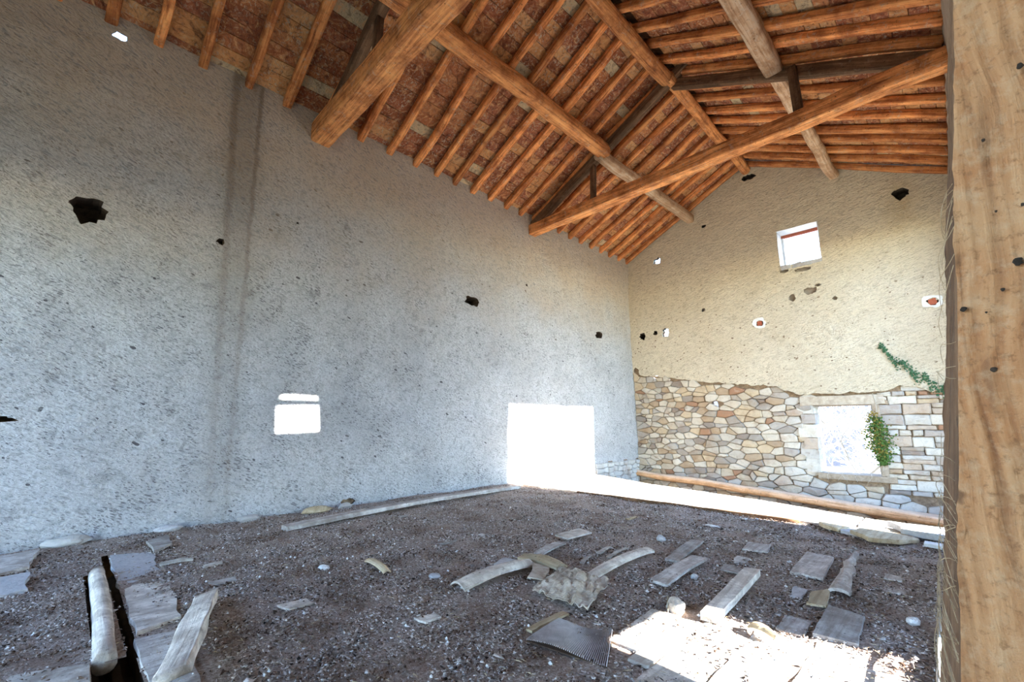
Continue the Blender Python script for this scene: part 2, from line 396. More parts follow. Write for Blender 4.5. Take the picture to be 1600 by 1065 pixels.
# ------------------------------------------------------------------ left wall
def ldisp(y, z): return .035*fbm(y*.5, z*.5, 1.3, 3)+.012*fbm(y*3, z*3, 4, 3)+(.02*max(0, 1-z/.25)*noise.noise(Vector((y*6, z*6, 0))) if z < .25 else 0)
LH = [(-.12, 3.50, .15, .14, .35, False), (5.32, 3.53, .17, .10, .3, False), (9.7, 3.47, .17, .09, .3, False), (-.115, 5.71, .065, .04, .003, True),
      (1.12, 3.50, .05, .05, .12, False), (-.44, 1.24, .16, .03, .2, False), (2.02, 4.05, .02, .03, .1, False), (3.05, .08, .1, .05, .1, False),
      (7.9, 3.1, .03, .03, .1, False), (6.9, 4.2, .035, .03, .1, False)]
def lbase(y): return 0 if y < 9.2 else 0.19
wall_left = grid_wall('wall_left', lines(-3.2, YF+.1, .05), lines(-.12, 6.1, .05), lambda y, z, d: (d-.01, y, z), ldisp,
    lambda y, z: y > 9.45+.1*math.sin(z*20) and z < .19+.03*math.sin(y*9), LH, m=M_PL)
tag(wall_left, kind='structure')
link('wall_footing', fix(mesh('wall_footing', [(-.05, -3.2, ZL), (-.05, YF+.1, ZL), (-.05, YF+.1, .3), (-.05, -3.2, .3), (-.5, -3.2, ZL), (-.5, YF+.1, ZL), (-.5, YF+.1, .3), (-.5, -3.2, .3)],
    [(0, 1, 2, 3), (3, 2, 6, 7), (0, 4, 5, 1), (4, 7, 6, 5), (0, 3, 7, 4), (1, 5, 6, 2)], M_MORTAR)), None, wall_left)

# ------------------------------------------------------------------ stones by clipped Voronoi cells
def voronoi_cells(pts, ax, bbox, wt=0, seed=0):
    cells = []; rw = random.Random(seed); wts = [rw.uniform(0, wt) for _ in pts]
    P = [(p[0]/ax, p[1]) for p in pts]
    for i, (px, pz) in enumerate(P):
        poly = [(bbox[0]/ax, bbox[2]), (bbox[1]/ax, bbox[2]), (bbox[1]/ax, bbox[3]), (bbox[0]/ax, bbox[3])]
        for j, (qx, qz) in enumerate(P):
            if i == j or abs(qx-px) > .9 or abs(qz-pz) > .9: continue
            dx, dz = qx-px, qz-pz; f = .5+(wts[i]-wts[j])/(2*(dx*dx+dz*dz)+1e-6); f = min(.78, max(.22, f)); mx, mz = px+dx*f, pz+dz*f
            out = []; n = len(poly)
            for k in range(n):
                a, b = poly[k], poly[(k+1) % n]
                da = (a[0]-mx)*dx+(a[1]-mz)*dz; db = (b[0]-mx)*dx+(b[1]-mz)*dz
                if da <= 0: out.append(a)
                if da*db < 0:
                    t = da/(da-db); out.append((a[0]+(b[0]-a[0])*t, a[1]+(b[1]-a[1])*t))
            poly = out
            if len(poly) < 3: break
        if len(poly) >= 3: cells.append(([(x*ax, z) for x, z in poly], pts[i]))
    return cells
def stone_geo(poly, gap, prot, rng, to3):
    cx = sum(p[0] for p in poly)/len(poly); cz = sum(p[1] for p in poly)/len(poly)
    # drop slivers between corners, then chamfer the corners
    pts = []
    n = len(poly)
    for k in range(n):
        a, b = poly[k], poly[(k+1) % n]
        L = math.hypot(b[0]-a[0], b[1]-a[1])
        if L < .018: continue
        t = min(.22, .014/L)
        pts.append((a[0]+(b[0]-a[0])*t, a[1]+(b[1]-a[1])*t)); pts.append((b[0]+(a[0]-b[0])*t, b[1]+(a[1]-b[1])*t))
    if len(pts) < 3: return None
    def inset(g):
        out = []
        for (x, z) in pts:
            dx, dz = cx-x, cz-z; L = math.hypot(dx, dz) or 1; k = min(.8, g/L)
            out.append((x+dx*k, z+dz*k))
        return out
    n = len(pts); V = []; a = inset(gap); b = inset(gap+.018)
    tx, tz = rng.uniform(-.06, .06), rng.uniform(-.06, .06)
    V += [to3(x, z, -.05) for x, z in a]
    V += [to3(x, z, prot*.45) for x, z in a]
    V += [to3(x, z, prot+tx*(x-cx)+tz*(z-cz)+rng.uniform(-.004, .004)) for x, z in b]
    V.append(to3(cx, cz, prot+rng.uniform(.0, .014)))
    F = []
    for l in (0, 1):
        for k in range(n): F.append((l*n+k, l*n+(k+1) % n, (l+1)*n+(k+1) % n, (l+1)*n+k))
    for k in range(n): F.append((2*n+k, 2*n+(k+1) % n, 3*n))
    return V, F
def lay_stones(parent, cells, gap, to3, m, name='stone', limit=300, seed=1, prot=(.015, .05)):
    rng = random.Random(seed); geos = []
    for poly, p in cells:
        ar = abs(sum(poly[k][0]*poly[(k+1) % len(poly)][1]-poly[(k+1) % len(poly)][0]*poly[k][1] for k in range(len(poly))))/2
        g = stone_geo(poly, gap, rng.uniform(*prot), rng, to3)
        if g: geos.append((ar, g, p))
    geos.sort(key=lambda q: -q[0])
    for ar, (V, F), p in geos[:limit]:
        link(name, fix(mesh(name, V, F, p[2] if len(p) > 2 else m)), None, parent)
    rest = geos[limit:]
    if rest:
        V, F = [], []
        for ar, (v, f), p in rest:
            b = len(V); V += v; F += [tuple(i+b for i in q) for q in f]
        tag(link('small_stones', fix(mesh('small_stones', V, F, m)), None, parent), kind='stuff')

# whitewashed foot of the left wall, in the far corner
rng = random.Random(4); pts = []
z = -.45
while z < .22:
    y = 9.35+rng.uniform(0, .15)
    while y < YF: pts.append((y+rng.uniform(-.03, .03), z+rng.uniform(-.02, .02))); y += rng.uniform(.16, .3)
    z += .12
def fz_left(y, z, d): return (d+.0, y, z)
lay_stones(wall_left, voronoi_cells(pts, 1.6, (9.3, YF, -.55, .2)), .006, fz_left, M_WSTONE, seed=5)

# ------------------------------------------------------------------ far wall with two windows
W1 = (3.93, 4.73, 4.74, 5.62)       # upper window x0 x1 z0 z1
W2 = (4.22, 5.20, .15, 1.54)        # lower window
ZB = [(-.1, 2.55), (1, 2.38), (2, 2.19), (3.1, 2.05), (3.6, 1.98), (4.0, 1.78), (5.4, 1.78), (5.7, 1.88), (6.3, 1.72), (7.1, 1.6)]
def zb(x):
    return np.interp(x, [q[0] for q in ZB], [q[1] for q in ZB])+.05*noise.noise(Vector((x*5, 0, 0)))+.03*noise.noise(Vector((x*14, 3, 0)))
def fdisp(x, z): return .03*fbm(x*.6, z*.6, 7.3, 3)+.012*fbm(x*3.3, z*3.3, 2, 3)
def in_win(x, z): return (W1[0] < x < W1[1] and W1[2] < z < W1[3]) or (W2[0] < x < W2[1] and W2[2] < z < W2[3])
FH = [(6.16, 5.71, .13, .12, .3, False), (3.37, 3.49, .075, .075, .2, False), (1.03, 3.62, .10, .13, .12, True), (.74, 3.64, .07, .06, .3, False), (.33, 3.60, .10, .11, .3, False),
      (.93, 5.71, .12, .10, .10, True), (6.35, 3.43, .08, .08, .2, False), (3.47, 7.22, .15, .09, .15, False), (.07, 2.6, .09, .14, .3, False), (2.3, 6.3, .06, .04, .1, False),
      (4.0, 4.62, .1, .04, .05, False), (4.35, 4.58, .16, .05, .05, False), (4.1, 3.97, .07, .08, .05, False), (4.45, 4.05, .13, .08, .05, False), (4.6, 4.15, .08, .03, .05, False), (4.87, 3.8, .05, .04, .05, False), (2.1, 4.05, .05, .05, .08, False)]
FH2 = [(1.12, 1.81, .06, .13, .45, False), (2.17, 1.63, .08, .09, .11, True), (.95, .14, .09, .10, .11, True)]
XE = (W1[0], W1[1], W2[0], W2[1])
# backing (earth mortar) as the wall itself
wall_far = grid_wall('wall_far', lines(-.1, W+.4, .06, XE), lines(ZL, 2.75, .06, (W2[2], W2[3])), lambda x, z, d: (x, YF+.035-d, z), lambda x, z: fdisp(x, z)*.5,
    lambda x, z: in_win(x, z) or (z > 2.45 and x > .6), FH2, m=M_MORTAR)
tag(wall_far, kind='structure')
pl = grid_wall('plaster', lines(-.1, W+.4, .05, XE), lines(1.5, 7.9, .05, (W1[2], W1[3], W2[3])), lambda x, z, d: (x, YF-d, z), fdisp,
    in_win, FH, zmax=lambda x: roof_z(x)+.02, zmin=lambda x: zb(x), m=M_PF, parent=wall_far)
sol = pl.modifiers.new('thick', 'SOLIDIFY'); sol.thickness = .03; sol.offset = 1
# rubble below the plaster
rng = random.Random(11); pts = []
z = -.95
def blockside(x): return x > 5.28
while z < 2.6:
    big = 1
    rowh = rng.uniform(.105, .165)
    x = -.05+rng.uniform(0, .2)
    while x < W+.1:
        near = min(1.5, .72+x*.12)
        wd = rng.uniform(.10, .44)*near
        xx = x+wd/2
        if z < zb(min(max(xx, 0), 7))+.1 and not (W2[0]-.1 < xx < W2[1]+.1 and W2[2]-.14 < z < W2[3]+.24):
            pts.append((xx+rng.uniform(-.03, .03), z+rng.uniform(-.05, .05)))
        elif W2[0]-.1 < xx < W2[1]+.1 and W2[2]-.14 < z < W2[3]+.24: pts.append((xx, z, None))
        x += wd
    z += rowh
pts = [(p[0], p[1], (M_BLOCK if blockside(p[0]) or (3.7 < p[0] < 4.3 and p[1] > .1 and random.Random(int(p[0]*99)).random() < .6) or p[1] < -.05 and random.Random(int(p[0]*77)).random() < .4 else M_STONE)) if len(p) == 2 else p for p in pts]
cells = [c for c in voronoi_cells(pts, 1.9, (-.02, W+.05, -1.05, 2.62), .009, 3) if c[1][2] is not None and
         max(q[1] for q in c[0]) < zb(min(max(c[1][0], 0), 7))+.12]
def clipwin(c):
    poly, p = c
    # keep stones clear of the window opening and its lintel
    x0, x1, z0, z1 = W2[0]-.02, W2[1]+.02, W2[2]-.1, W2[3]+.2
    px, pz = p[0], p[1]
    def cut(poly, f):
        out = []; n = len(poly)
        for k in range(n):
            a, b = poly[k], poly[(k+1) % n]; da, db = f(a), f(b)
            if da >= 0: out.append(a)
            if da*db < 0: t = da/(da-db); out.append((a[0]+(b[0]-a[0])*t, a[1]+(b[1]-a[1])*t))
        return out
    if px < x0 and z0 < pz < z1: poly = cut(poly, lambda q: x0-q[0])
    elif px > x1 and z0 < pz < z1: poly = cut(poly, lambda q: q[0]-x1)
    elif x0 < px < x1 and pz < z0: poly = cut(poly, lambda q: z0-q[1])
    elif x0 < px < x1 and pz > z1: poly = cut(poly, lambda q: q[1]-z1)
    return (poly, p)
cells = [clipwin(c) for c in cells]; cells = [c for c in cells if len(c[0]) > 2]
def hole_near(c):
    return any(abs(c[1][0]-h[0]) < h[2]*.9+.02 and abs(c[1][1]-h[1]) < h[3]*.8 for h in FH2)
cells = [c for c in cells if not hole_near(c)]
XB = 5.30
cells = [c for c in cells if c[1][0] < XB or c[1][1] < -.25]
def cutx(c):
    if c[1][1] < -.25: return c
    poly = c[0]; out = []; n = len(poly)
    for k in range(n):
        a, b = poly[k], poly[(k+1) % n]; da, db = XB-a[0], XB-b[0]
        if da >= 0: out.append(a)
        if da*db < 0: t = da/(da-db); out.append((a[0]+(b[0]-a[0])*t, a[1]+(b[1]-a[1])*t))
    return (out, c[1])
cells = [cutx(c) for c in cells]; cells = [c for c in cells if len(c[0]) > 2]
rb = random.Random(6); z = -.17; row = 0
while z < 1.9:
    h = rb.choice((.09, .12, .15, .2)); x = XB-(.0 if row % 2 else .02)
    while x < W+.05:
        wd = rb.uniform(.16, .5) if h < .18 else rb.uniform(.28, .5); j = lambda: rb.uniform(-.012, .012)
        if z+h < zb(min(x+wd, 7))+.1 or True:
            if z+h*.5 < zb(min(x+wd/2, 7))-.0:
                if h > .14 and rb.random() < .35:
                    m1 = z+h*rb.uniform(.4, .6)
                    for a_, b_ in ((z, m1), (m1, z+h)): cells.append(([(x+j(), a_+j()*.6), (x+wd+j(), a_+j()*.6), (x+wd+j(), b_+j()*.6), (x+j(), b_+j()*.6)], (x+wd/2, (a_+b_)/2, M_BLOCK)))
                else: cells.append(([(x+j(), z+j()), (x+wd*.5, z+j()*.5), (x+wd+j(), z+j()), (x+wd+j(), z+h+j()), (x+wd*.4, z+h+j()*.5), (x+j(), z+h+j())], (x+wd/2, z+h/2, M_BLOCK)))
        x += wd
    z += h; row += 1
lay_stones(wall_far, cells, .0065, lambda x, z, d: (x, YF+.02-d, z), M_STONE, seed=3, prot=(.008, .06))

def boxmesh(name, x0, x1, y0, y1, z0, z1, m, jit=0, seg=1, seed=0):
    bm = bmesh.new(); bmesh.ops.create_cube(bm, size=1)
    for v in bm.verts: v.co = ((x0 if v.co.x < 0 else x1), (y0 if v.co.y < 0 else y1), (z0 if v.co.z < 0 else z1))
    if seg > 1: bmesh.ops.subdivide_edges(bm, edges=bm.edges, cuts=seg, use_grid_fill=True)
    bv = min(x1-x0, y1-y0, z1-z0)*.12
    if jit:
        for v in bm.verts: v.co += Vector((nz(v.co, 6, seed), nz(v.co, 6, seed+4), nz(v.co, 6, seed+8)))*jit
    else: bmesh.ops.bevel(bm, geom=bm.edges[:], offset=min(bv, .01), segments=1, affect='EDGES')
    me = bpy.data.meshes.new(name); bm.to_mesh(me); bm.free(); me.materials.append(m); return me
# upper window
w1 = link('window_1', boxmesh('window_1', W1[0]-.02, W1[0], YF-.02, YF+.5, W1[2], W1[3], M_LIME, .006, 3)); tag(w1, kind='structure')
link('jamb', boxmesh('jamb', W1[1], W1[1]+.02, YF-.02, YF+.5, W1[2], W1[3], M_LIME, .006, 3), None, w1)
link('sill', boxmesh('sill', W1[0]-.02, W1[1]+.02, YF-.02, YF+.5, W1[2]-.05, W1[2]-.0, M_ROCK, .02, 4, 3), None, w1)
link('lintel', boxmesh('lintel', W1[0]-.02, W1[1]+.02, YF-.0, YF+.5, W1[3], W1[3]+.05, M_LIME, .004, 2), None, w1)
link('window_frame', boxmesh('window_frame', W1[0], W1[1], YF+.36, YF+.42, W1[3]-.07, W1[3], M_BRICK, .002, 2), None, w1)
link('window_frame', boxmesh('window_frame', W1[0], W1[0]+.05, YF+.36, YF+.42, W1[2], W1[3]-.07, M_LIME, .002, 2), None, w1)
for k in range(4):
    rr = random.Random(k); x = 3.95+k*.2
    link('sill_stone', boxmesh('sill_stone', x, x+.19, YF-.03-rr.uniform(0, .03), YF+.12, W1[2]-.06-rr.uniform(0, .03), W1[2]+rr.uniform(.0, .03), M_ROCK, .02, 2, k), None, w1)
# lower window
w2 = link('window_2', boxmesh('window_2', W2[0]-.04, W2[0]+.0, YF+.02, YF+.55, W2[2], W2[3], M_REVEAL, .02, 6, 2)); tag(w2, kind='structure')
link('jamb', boxmesh('jamb', W2[1], W2[1]+.05, YF-.0, YF+.55, W2[2], W2[3], M_REVEAL, .02, 5, 5), None, w2)
link('lintel', boxmesh('lintel', W2[0]-.22, W2[1]+.22, YF-.04, YF+.3, W2[3], W2[3]+.19, M_CONC, .02, 6, 6), None, w2)
link('lintel', boxmesh('lintel', W2[0]-.1, W2[1]+.1, YF+.3, YF+.55, W2[3]-.01, W2[3]+.2, M_CONC, .01, 3, 16), None, w2)
link('sill', boxmesh('sill', W2[0]-.04, W2[1]+.24, YF-.06, YF+.5, W2[2]-.11, W2[2], M_SILLW, .012, 5, 7), None, w2)
link('jamb_post', boxmesh('jamb_post', W2[1]+.02, W2[1]+.13, YF-.05, YF+.06, W2[2], W2[3], M_SILLW, .015, 5, 8), None, w2)
for k, z0 in enumerate((.15, .42, .62, .86, 1.15, 1.36)):
    z1 = (.42, .62, .86, 1.15, 1.36, 1.54)[k]
    link('quoin', boxmesh('quoin', W2[0]-.24-.07*(k % 2), W2[0]+.012, YF-.02, YF+.5, z0+.006, z1-.006, M_BLOCK, .018, 4, 20+k), None, w2)
# brick plugs and white patches round the small holes
for (x, z, r) in ((3.37, 3.49, .05), (6.35, 3.43, .06)):
    link('brick_plug', boxmesh('brick_plug', x-r, x+r, YF-.025, YF+.15, z-r, z+r, M_BRICK, .006, 2, 3), None, wall_far)
    V = []; F = []; n = 22
    for ringi, rr in enumerate((.085, .15)):
        for k in range(n):
            a = 2*math.pi*k/n; q = rr*(1+.35*noise.noise(Vector((math.cos(a)*2, math.sin(a)*2, x+ringi))))
            px, pz = x+q*math.cos(a), z+q*.85*math.sin(a); V.append((px, YF-fdisp(px, pz)-.034, pz))
    for k in range(n): F.append((k, (k+1) % n, n+(k+1) % n, n+k))
    me = mesh('lime_patch', V, F, M_LIME); o = link('lime_patch', me, None, wall_far); s_ = o.modifiers.new('t', 'SOLIDIFY'); s_.thickness = .012; s_.offset = 0

# ------------------------------------------------------------------ right wall (unseen, its openings shaped to cast the sun patches) and back wall
def poly_wall(name, outer, holes, mk, thick, axis, m):
    bm = bmesh.new(); edges = []
    for loop in [outer]+holes:
        vs = [bm.verts.new((p[0], p[1], 0)) for p in loop]
        edges += [bm.edges.new((vs[i], vs[(i+1) % len(vs)])) for i in range(len(vs))]
    bmesh.ops.triangle_fill(bm, use_beauty=True, edges=edges)
    r = bmesh.ops.extrude_face_region(bm, geom=bm.faces[:])
    for v in r['geom']:
        if isinstance(v, bmesh.types.BMVert): v.co.z = thick
    for v in bm.verts: v.co = mk(v.co.x, v.co.y, v.co.z)
    bmesh.ops.recalc_face_normals(bm, faces=bm.faces)
    me = bpy.data.meshes.new(name); bm.to_mesh(me); bm.free(); me.materials.append(m); return link(name, me)
def jag(loop, amp=.02, step=.18, seed=0):
    out = []
    for k in range(len(loop)):
        a, b = loop[k], loop[(k+1) % len(loop)]; L = math.hypot(b[0]-a[0], b[1]-a[1]); n = max(1, int(L/step))
        for i in range(n):
            t = i/n; x, z = a[0]+(b[0]-a[0])*t, a[1]+(b[1]-a[1])*t
            out.append((x+amp*noise.noise(Vector((x*5, z*5, seed))), z+amp*noise.noise(Vector((x*5, z*5, seed+9)))))
    return out
O1 = jag([(6.5, .02), (6.55, .82), (6.94, 1.45), (7.25, 2.1), (7.58, 3.2), (7.6, 5.07), (10.55, 5.07), (10.55, .02)], .03)
O2 = [(3.27, 4.53), (3.25, 4.93), (3.82, 4.95), (3.86, 4.55)]
O2b = jag([(3.29, 4.985), (3.29, 5.075), (3.8, 5.08), (3.8, 4.985)], .008, .1, 2)
O3 = jag([(2.5, .02), (2.5, .7), (2.68, 1.08), (3.36, 1.05), (3.38, .02)], .02, .15, 3)
wall_right = poly_wall('wall_right', [(-3.2, ZL), (YF+.4, ZL), (YF+.4, 5.97), (-3.2, 5.97)], [O1, O2, O2b, O3], lambda y, z, t: (W+t, y, z), .12, 'x', M_BACK)
tag(wall_right, kind='structure')
wall_back = poly_wall('wall_back', [(-.1, ZL), (W+.1, ZL), (W+.1, 5.9), (RX, 7.7), (-.1, 5.9)], [[(.9, .02), (.9, 3.7), (5.9, 3.7), (5.9, .02)]], lambda x, z, t: (x, -3.2-t, z), .3, 'y', M_BACK)  # out of view; opening added and sized to let in more ambient skylight
tag(wall_back, kind='structure')

# ------------------------------------------------------------------ roof: boards, tiles, rafters
RY = [-3.0, -2.55, -2.05, -1.6, -1.12, -.66, -.2, .24, .70, 1.22, 1.74, 2.30, 2.88, 3.42, 3.95, 4.42, 4.86, 5.33, 5.80, 6.25, 6.70, 7.14, 7.62, 8.07, 8.56, 9.03, 9.46, 9.90, 10.34, 10.79, 11.22]
SL = math.hypot(3.43, 1.715); ct, st_ = 3.43/SL, 1.715/SL
def slope_matrix(side):       # local x runs from eave up to ridge, local y along the wall, local z up and out
    if side < 0: return Matrix(((ct, 0, -st_, 0), (0, 1, 0, 0), (st_, 0, ct, 5.95), (0, 0, 0, 1)))
    return Matrix(((-ct, 0, st_, 2*RX), (0, -1, 0, 0), (st_, 0, ct, 5.95), (0, 0, 0, 1)))
def project(p):
    d = Vector(p)-CAM; z = d.dot(fw)
    if z < .1: return None
    return 800+688*d.dot(r2)/z, 532.5-688*d.dot(u2)/z, z
rng = random.Random(7)
raf_meshes = [timber_mesh('rafter', SL+.1, .105+.012*(k % 3), .125, M_RAF, seed=k*3.3, seg=16, rnd=.35, wob=.018, rough=.010, ring=10) for k in range(7)]
def tile_mesh(k):
    r = random.Random(k); V = []; F = []
    for zz in (0, .028):
        for i in range(3):
            for j in range(3):
                x = (i-1)*.091+r.uniform(-.004, .004); y = (j-1)*.5+r.uniform(-.006, .006)
                V.append((x, y, zz+r.uniform(-.004, .004)))
    for i in range(2):
        for j in range(2):
            a = i*3+j; F.append((a, a+1, a+4, a+3)); F.append((a+9, a+12, a+13, a+10))
    ringi = [0, 1, 2, 5, 8, 7, 6, 3]
    for k_ in range(8): a, b = ringi[k_], ringi[(k_+1) % 8]; F.append((a, b, b+9, a+9))
    return fix(mesh('roof_tile', V, F, M_TILE))
tile_meshes = [tile_mesh(k) for k in range(8)]
def build_slope(side):
    SM = slope_matrix(side)
    b = mesh('ceiling', [SM @ Vector(v) for v in ((-.12, -3.5 if side < 0 else 3.5, .045), (SL+.025, -3.5 if side < 0 else 3.5, .045), (SL+.025, 11.9 if side < 0 else -11.9, .045), (-.12, 11.9 if side < 0 else -11.9, .045),
             (-.12, -3.5 if side < 0 else 3.5, .1), (SL+.06, -3.5 if side < 0 else 3.5, .1), (SL+.06, 11.9 if side < 0 else -11.9, .1), (-.12, 11.9 if side < 0 else -11.9, .1))],
             [(0, 1, 2, 3), (4, 5, 6, 7), (0, 1, 5, 4), (1, 2, 6, 5), (2, 3, 7, 6), (3, 0, 4, 7)], M_DARKB)
    root = link('ceiling', fix(b)); tag(root, kind='structure')
    sg = 1 if side < 0 else -1
    for k, y in enumerate(RY):
        if y < -1.2 and side < 0 or y < .2 and side > 0: pass
        T = Matrix.Translation((-.08, sg*(y+.015*math.sin(k*7)), -.0625)) @ Matrix.Rotation(.006*math.sin(k*3.1), 4, 'Z')
        link('rafter', raf_meshes[(k*3+(side > 0)) % 7], None, root, SM @ T)
    tiles = []
    for k in range(len(RY)-1):
        ym = (RY[k]+RY[k+1])/2; sp = RY[k+1]-RY[k]
        for i in range(21):
            u = -.02+.19*i
            if u > SL-.06: continue
            mw = SM @ Matrix.Translation((u, sg*ym, .006+rng.uniform(0, .008))) @ Matrix.Rotation(rng.uniform(-.03, .03), 4, 'Y') @ Matrix.Rotation(rng.uniform(-.02, .02), 4, 'Z') @ Matrix.Diagonal((1, (sp-.01)*(1 if i % 2 else -1), 1, 1))
            p = project(mw.translation)
            vis = p is not None and -60 < p[0] < 1500 and -40 < p[1] < 500
            tiles.append((-(1/p[2]) if vis else 1, k*100+i, mw))
    tiles.sort(key=lambda q: (q[0], q[1]))
    for s, k, mw in tiles[:300]: 
        if s < 0: link('roof_tile', tile_meshes[k*7 % 8], None, root, mw)
    V, F = [], []
    for s, k, mw in tiles[300:]:
        me = tile_meshes[k*7 % 8]; b0 = len(V); V += [mw @ v.co for v in me.vertices]; F += [tuple(i+b0 for i in q.vertices) for q in me.polygons]
    tag(link('far_tiles', fix(mesh('far_tiles', V, F, M_TILE)), None, root), kind='stuff')
build_slope(-1); build_slope(1)
# ridge and purlins
def raf_bottom(x): return roof_z(x)-.14
def purlin(A, B, w, h, m, label, seed, **kw):
    o = timber('purlin', A, B, w, h, m, seed=seed, seg=30, **kw); tag(o, label, 'beam', 'purlins under the rafters'); return o
purlin((2.0, -3.1, 6.62), (2.02, 7.10, 6.62), .26, .25, M_BEAM, 'long orange purlin on the left slope, from the near truss to the second truss', 3, rnd=.4, wob=.02, rough=.012)
purlin((1.92, 7.0, 6.60), (1.95, 11.55, 6.62), .22, .23, M_GREYB, 'flaking left-slope purlin running from the second truss into the window wall', 5, rnd=.5, wob=.02, rough=.014)
purlin((5.05, 7.0, 6.64), (5.16, 11.60, 6.56), .20, .22, M_GREYB, 'crooked right-slope purlin ending above the small upper window', 8, rnd=.6, wob=.035, rough=.02)
purlin((4.98, -3.1, 6.66), (5.08, 7.12, 6.62), .27, .25, M_GREYB, 'thick pale right-slope purlin in front of the second truss, at the top of the photo', 9, rnd=.5, wob=.02, rough=.014)
for A, B, d, lab, sd in (((3.40, -3.1, 7.40), (3.42, 7.05, 7.40), .25, 'round orange ridge log between the near truss and the second truss', 1), ((3.47, 7.0, 7.40), (3.43, 11.6, 7.42), .22, 'round ridge log behind the second truss, ending at the gable peak', 2)):
    o = timber('ridge_log', A, B, d, d, M_BEAM, seed=sd, seg=30, rnd=.95, wob=.02, rough=.012, ring=14); tag(o, lab, 'beam', 'ridge logs')

def truss(y, wt, ht, label, sd, near):
    root = bpy.data.objects.new('roof_truss', None); COL.objects.link(root); root.location = (0, y, 5.45)
    tag(root, label, 'roof truss')
    def part(name, A, B, w, h, m, **kw):
        A = Vector(A)-Vector((0, y, 5.45)); B = Vector(B)-Vector((0, y, 5.45)); return timber(name, A, B, w, h, m, root, **kw)
    zc = 5.45+ht/2
    part('tie_beam', (-.18, y, zc), (7.0, y, zc+.01), wt, ht, M_BEAM, seed=sd, seg=44, rnd=.22, wob=.013, rough=.012, ring=16)
    pz = 5.68
    part('principal_rafter', (.0, y, pz), (4.05 if not near else 3.5, y, pz+.5*(4.05 if not near else 3.5)), .15, .18, M_DARKB, seed=sd+2, seg=24, rnd=.3)
    part('principal_rafter', (6.9, y+.10, pz-.02), (3.45, y+.10, pz+.5*3.42), .15, .18, M_DARKB, seed=sd+3, seg=24, rnd=.3)
    part('strut', (1.68, y, 5.45+ht-.02), (1.70, y, 6.46), .10, .10, M_DARKB, seed=sd+4, seg=6, rnd=.2)
    part('strut', (5.33, y, 5.45+ht-.02), (5.31, y, 6.46), .12, .13, M_DARKB, seed=sd+5, seg=6, rnd=.2)
truss(7.12, .24, .24, 'second roof truss from the camera, its beam crossing in front of the gable wall', 20, False)
truss(2.26, .30, .33, 'near roof truss with massive tie beam entering the left wall at the top', 30, True)

# ------------------------------------------------------------------ floor
EDGE = [(-.1, 8.95), (.9, 8.6), (1.76, 8.26), (3, 8.0), (4.21, 7.66), (5.2, 7.3), (6.13, 6.95), (7.0, 6.75)]
def edge(x): return float(np.interp(x, [q[0] for q in EDGE], [q[1] for q in EDGE]))+.08*noise.noise(Vector((x*3, 1, 0)))
def fz(x, y):
    z = .022*fbm(x*1.3, y*1.3, 0, 3)+.008*noise.noise(Vector((x*9, y*9, 2)))
    if x < .5: z += (.5-x)*.05
    return z
HOLES = [(3.15, 3.9, .245, .42), (.66, 3.2, .385, .435), (1.25, 3.2, .255, .30)]
FX = lines(-.1, W, .05, (.66, 1.25, 3.15, 3.2, 3.9)); 
FYv = [-3.2+.1*i for i in range(25)]+[-.7+.05*i for i in range(15)]+[.04, .09, .14, .19, .245, .255, .30, .345, .385, .42, .435, .48]+[.52+.05*i for i in range(119)]
V, F = [], []
for x in FX:
    e = edge(x)
    ys = FYv+[6.5+(e-6.5)*t/12 for t in range(1, 13)]
    for y in ys: V.append((x, y, fz(x, y) if y < 6.4 else -.03+.01*nz((x*4, y*4, 0))))
    V.append((x, e+.01, -.10)); V.append((x, e-.02, -.22))
nyy = len(FYv)+14
for i in range(len(FX)-1):
    for j in range(nyy-1):
        if j < len(FYv)-1:
            xc, yc = (FX[i]+FX[i+1])/2, (FYv[j]+FYv[j+1])/2
            if any(a < xc < b and c < yc < d for a, b, c, d in HOLES): continue
        a = i*nyy+j; F.append((a, a+nyy, a+nyy+1, a+1))
floor = link('floor', mesh('floor', V, F, M_FLOOR)); tag(floor, kind='structure')
link('underfloor', boxmesh('underfloor', .3, 4.4, -.3, .9, -.36, -.30, M_DARKW, .01, 3), None, floor)
for k, y in enumerate((.27, .36, .46)):
    timber('joist', (1.0, y, -.2+.02*k), (4.3, y+.03, -.2), .05, .10, M_DARKW, floor, seed=k, seg=8)
lower = link('floor', mesh('lower_floor', [(-.3, 5.0, ZL), (W+.3, 5.0, ZL), (W+.3, YF+.3, ZL), (-.3, YF+.3, ZL)], [(0, 1, 2, 3)], M_OUT)); tag(lower, kind='structure')

# crumbs: small irregular tetrahedra strewn over the floor, one stuff object
rs = np.random.RandomState(5); NC = 170000
cx = rs.uniform(.02, 6.85, NC*2); cy = rs.uniform(-.6, 6.42, NC*2)
dist = np.hypot(cx-6.43, cy); keep = rs.uniform(0, 1, NC*2) < np.clip(1.15-dist*.09, .3, 1)
cx, cy = cx[keep][:NC], cy[keep][:NC]; NC = len(cx)
BARE = [(4.9, 6.15, 2.2, 3.05, .2), (5.66, 5.88, 3.15, 3.66, .15), (5.30, 5.52, 4.22, 4.92, .1), (5.06, 5.2, 2.2, 4.0, .1), (2.9, 3.9, .43, .7, .12), (2.9, 4.0, -.3, .245, .15), (.66, 1.78, .43, .7, .3), (4.62, 4.74, 3.3, 4.1, .2), (4.38, 4.55, 3.9, 4.6, .2), (1.3, 3.2, .26, .38, .08),
        (3.6, 3.8, 2.2, 2.9, .1), (4.1, 4.35, 2.9, 3.98, .1), (3.94, 4.54, 2.4, 3.0, .1), (4.5, 5.0, 1.98, 2.36, .15), (1.75, 2.95, .44, .55, .2), (3.3, 3.5, 3.7, 4.15, .15), (.66, 1.8, .41, .68, .4)]
fl = np.ones(NC, bool)
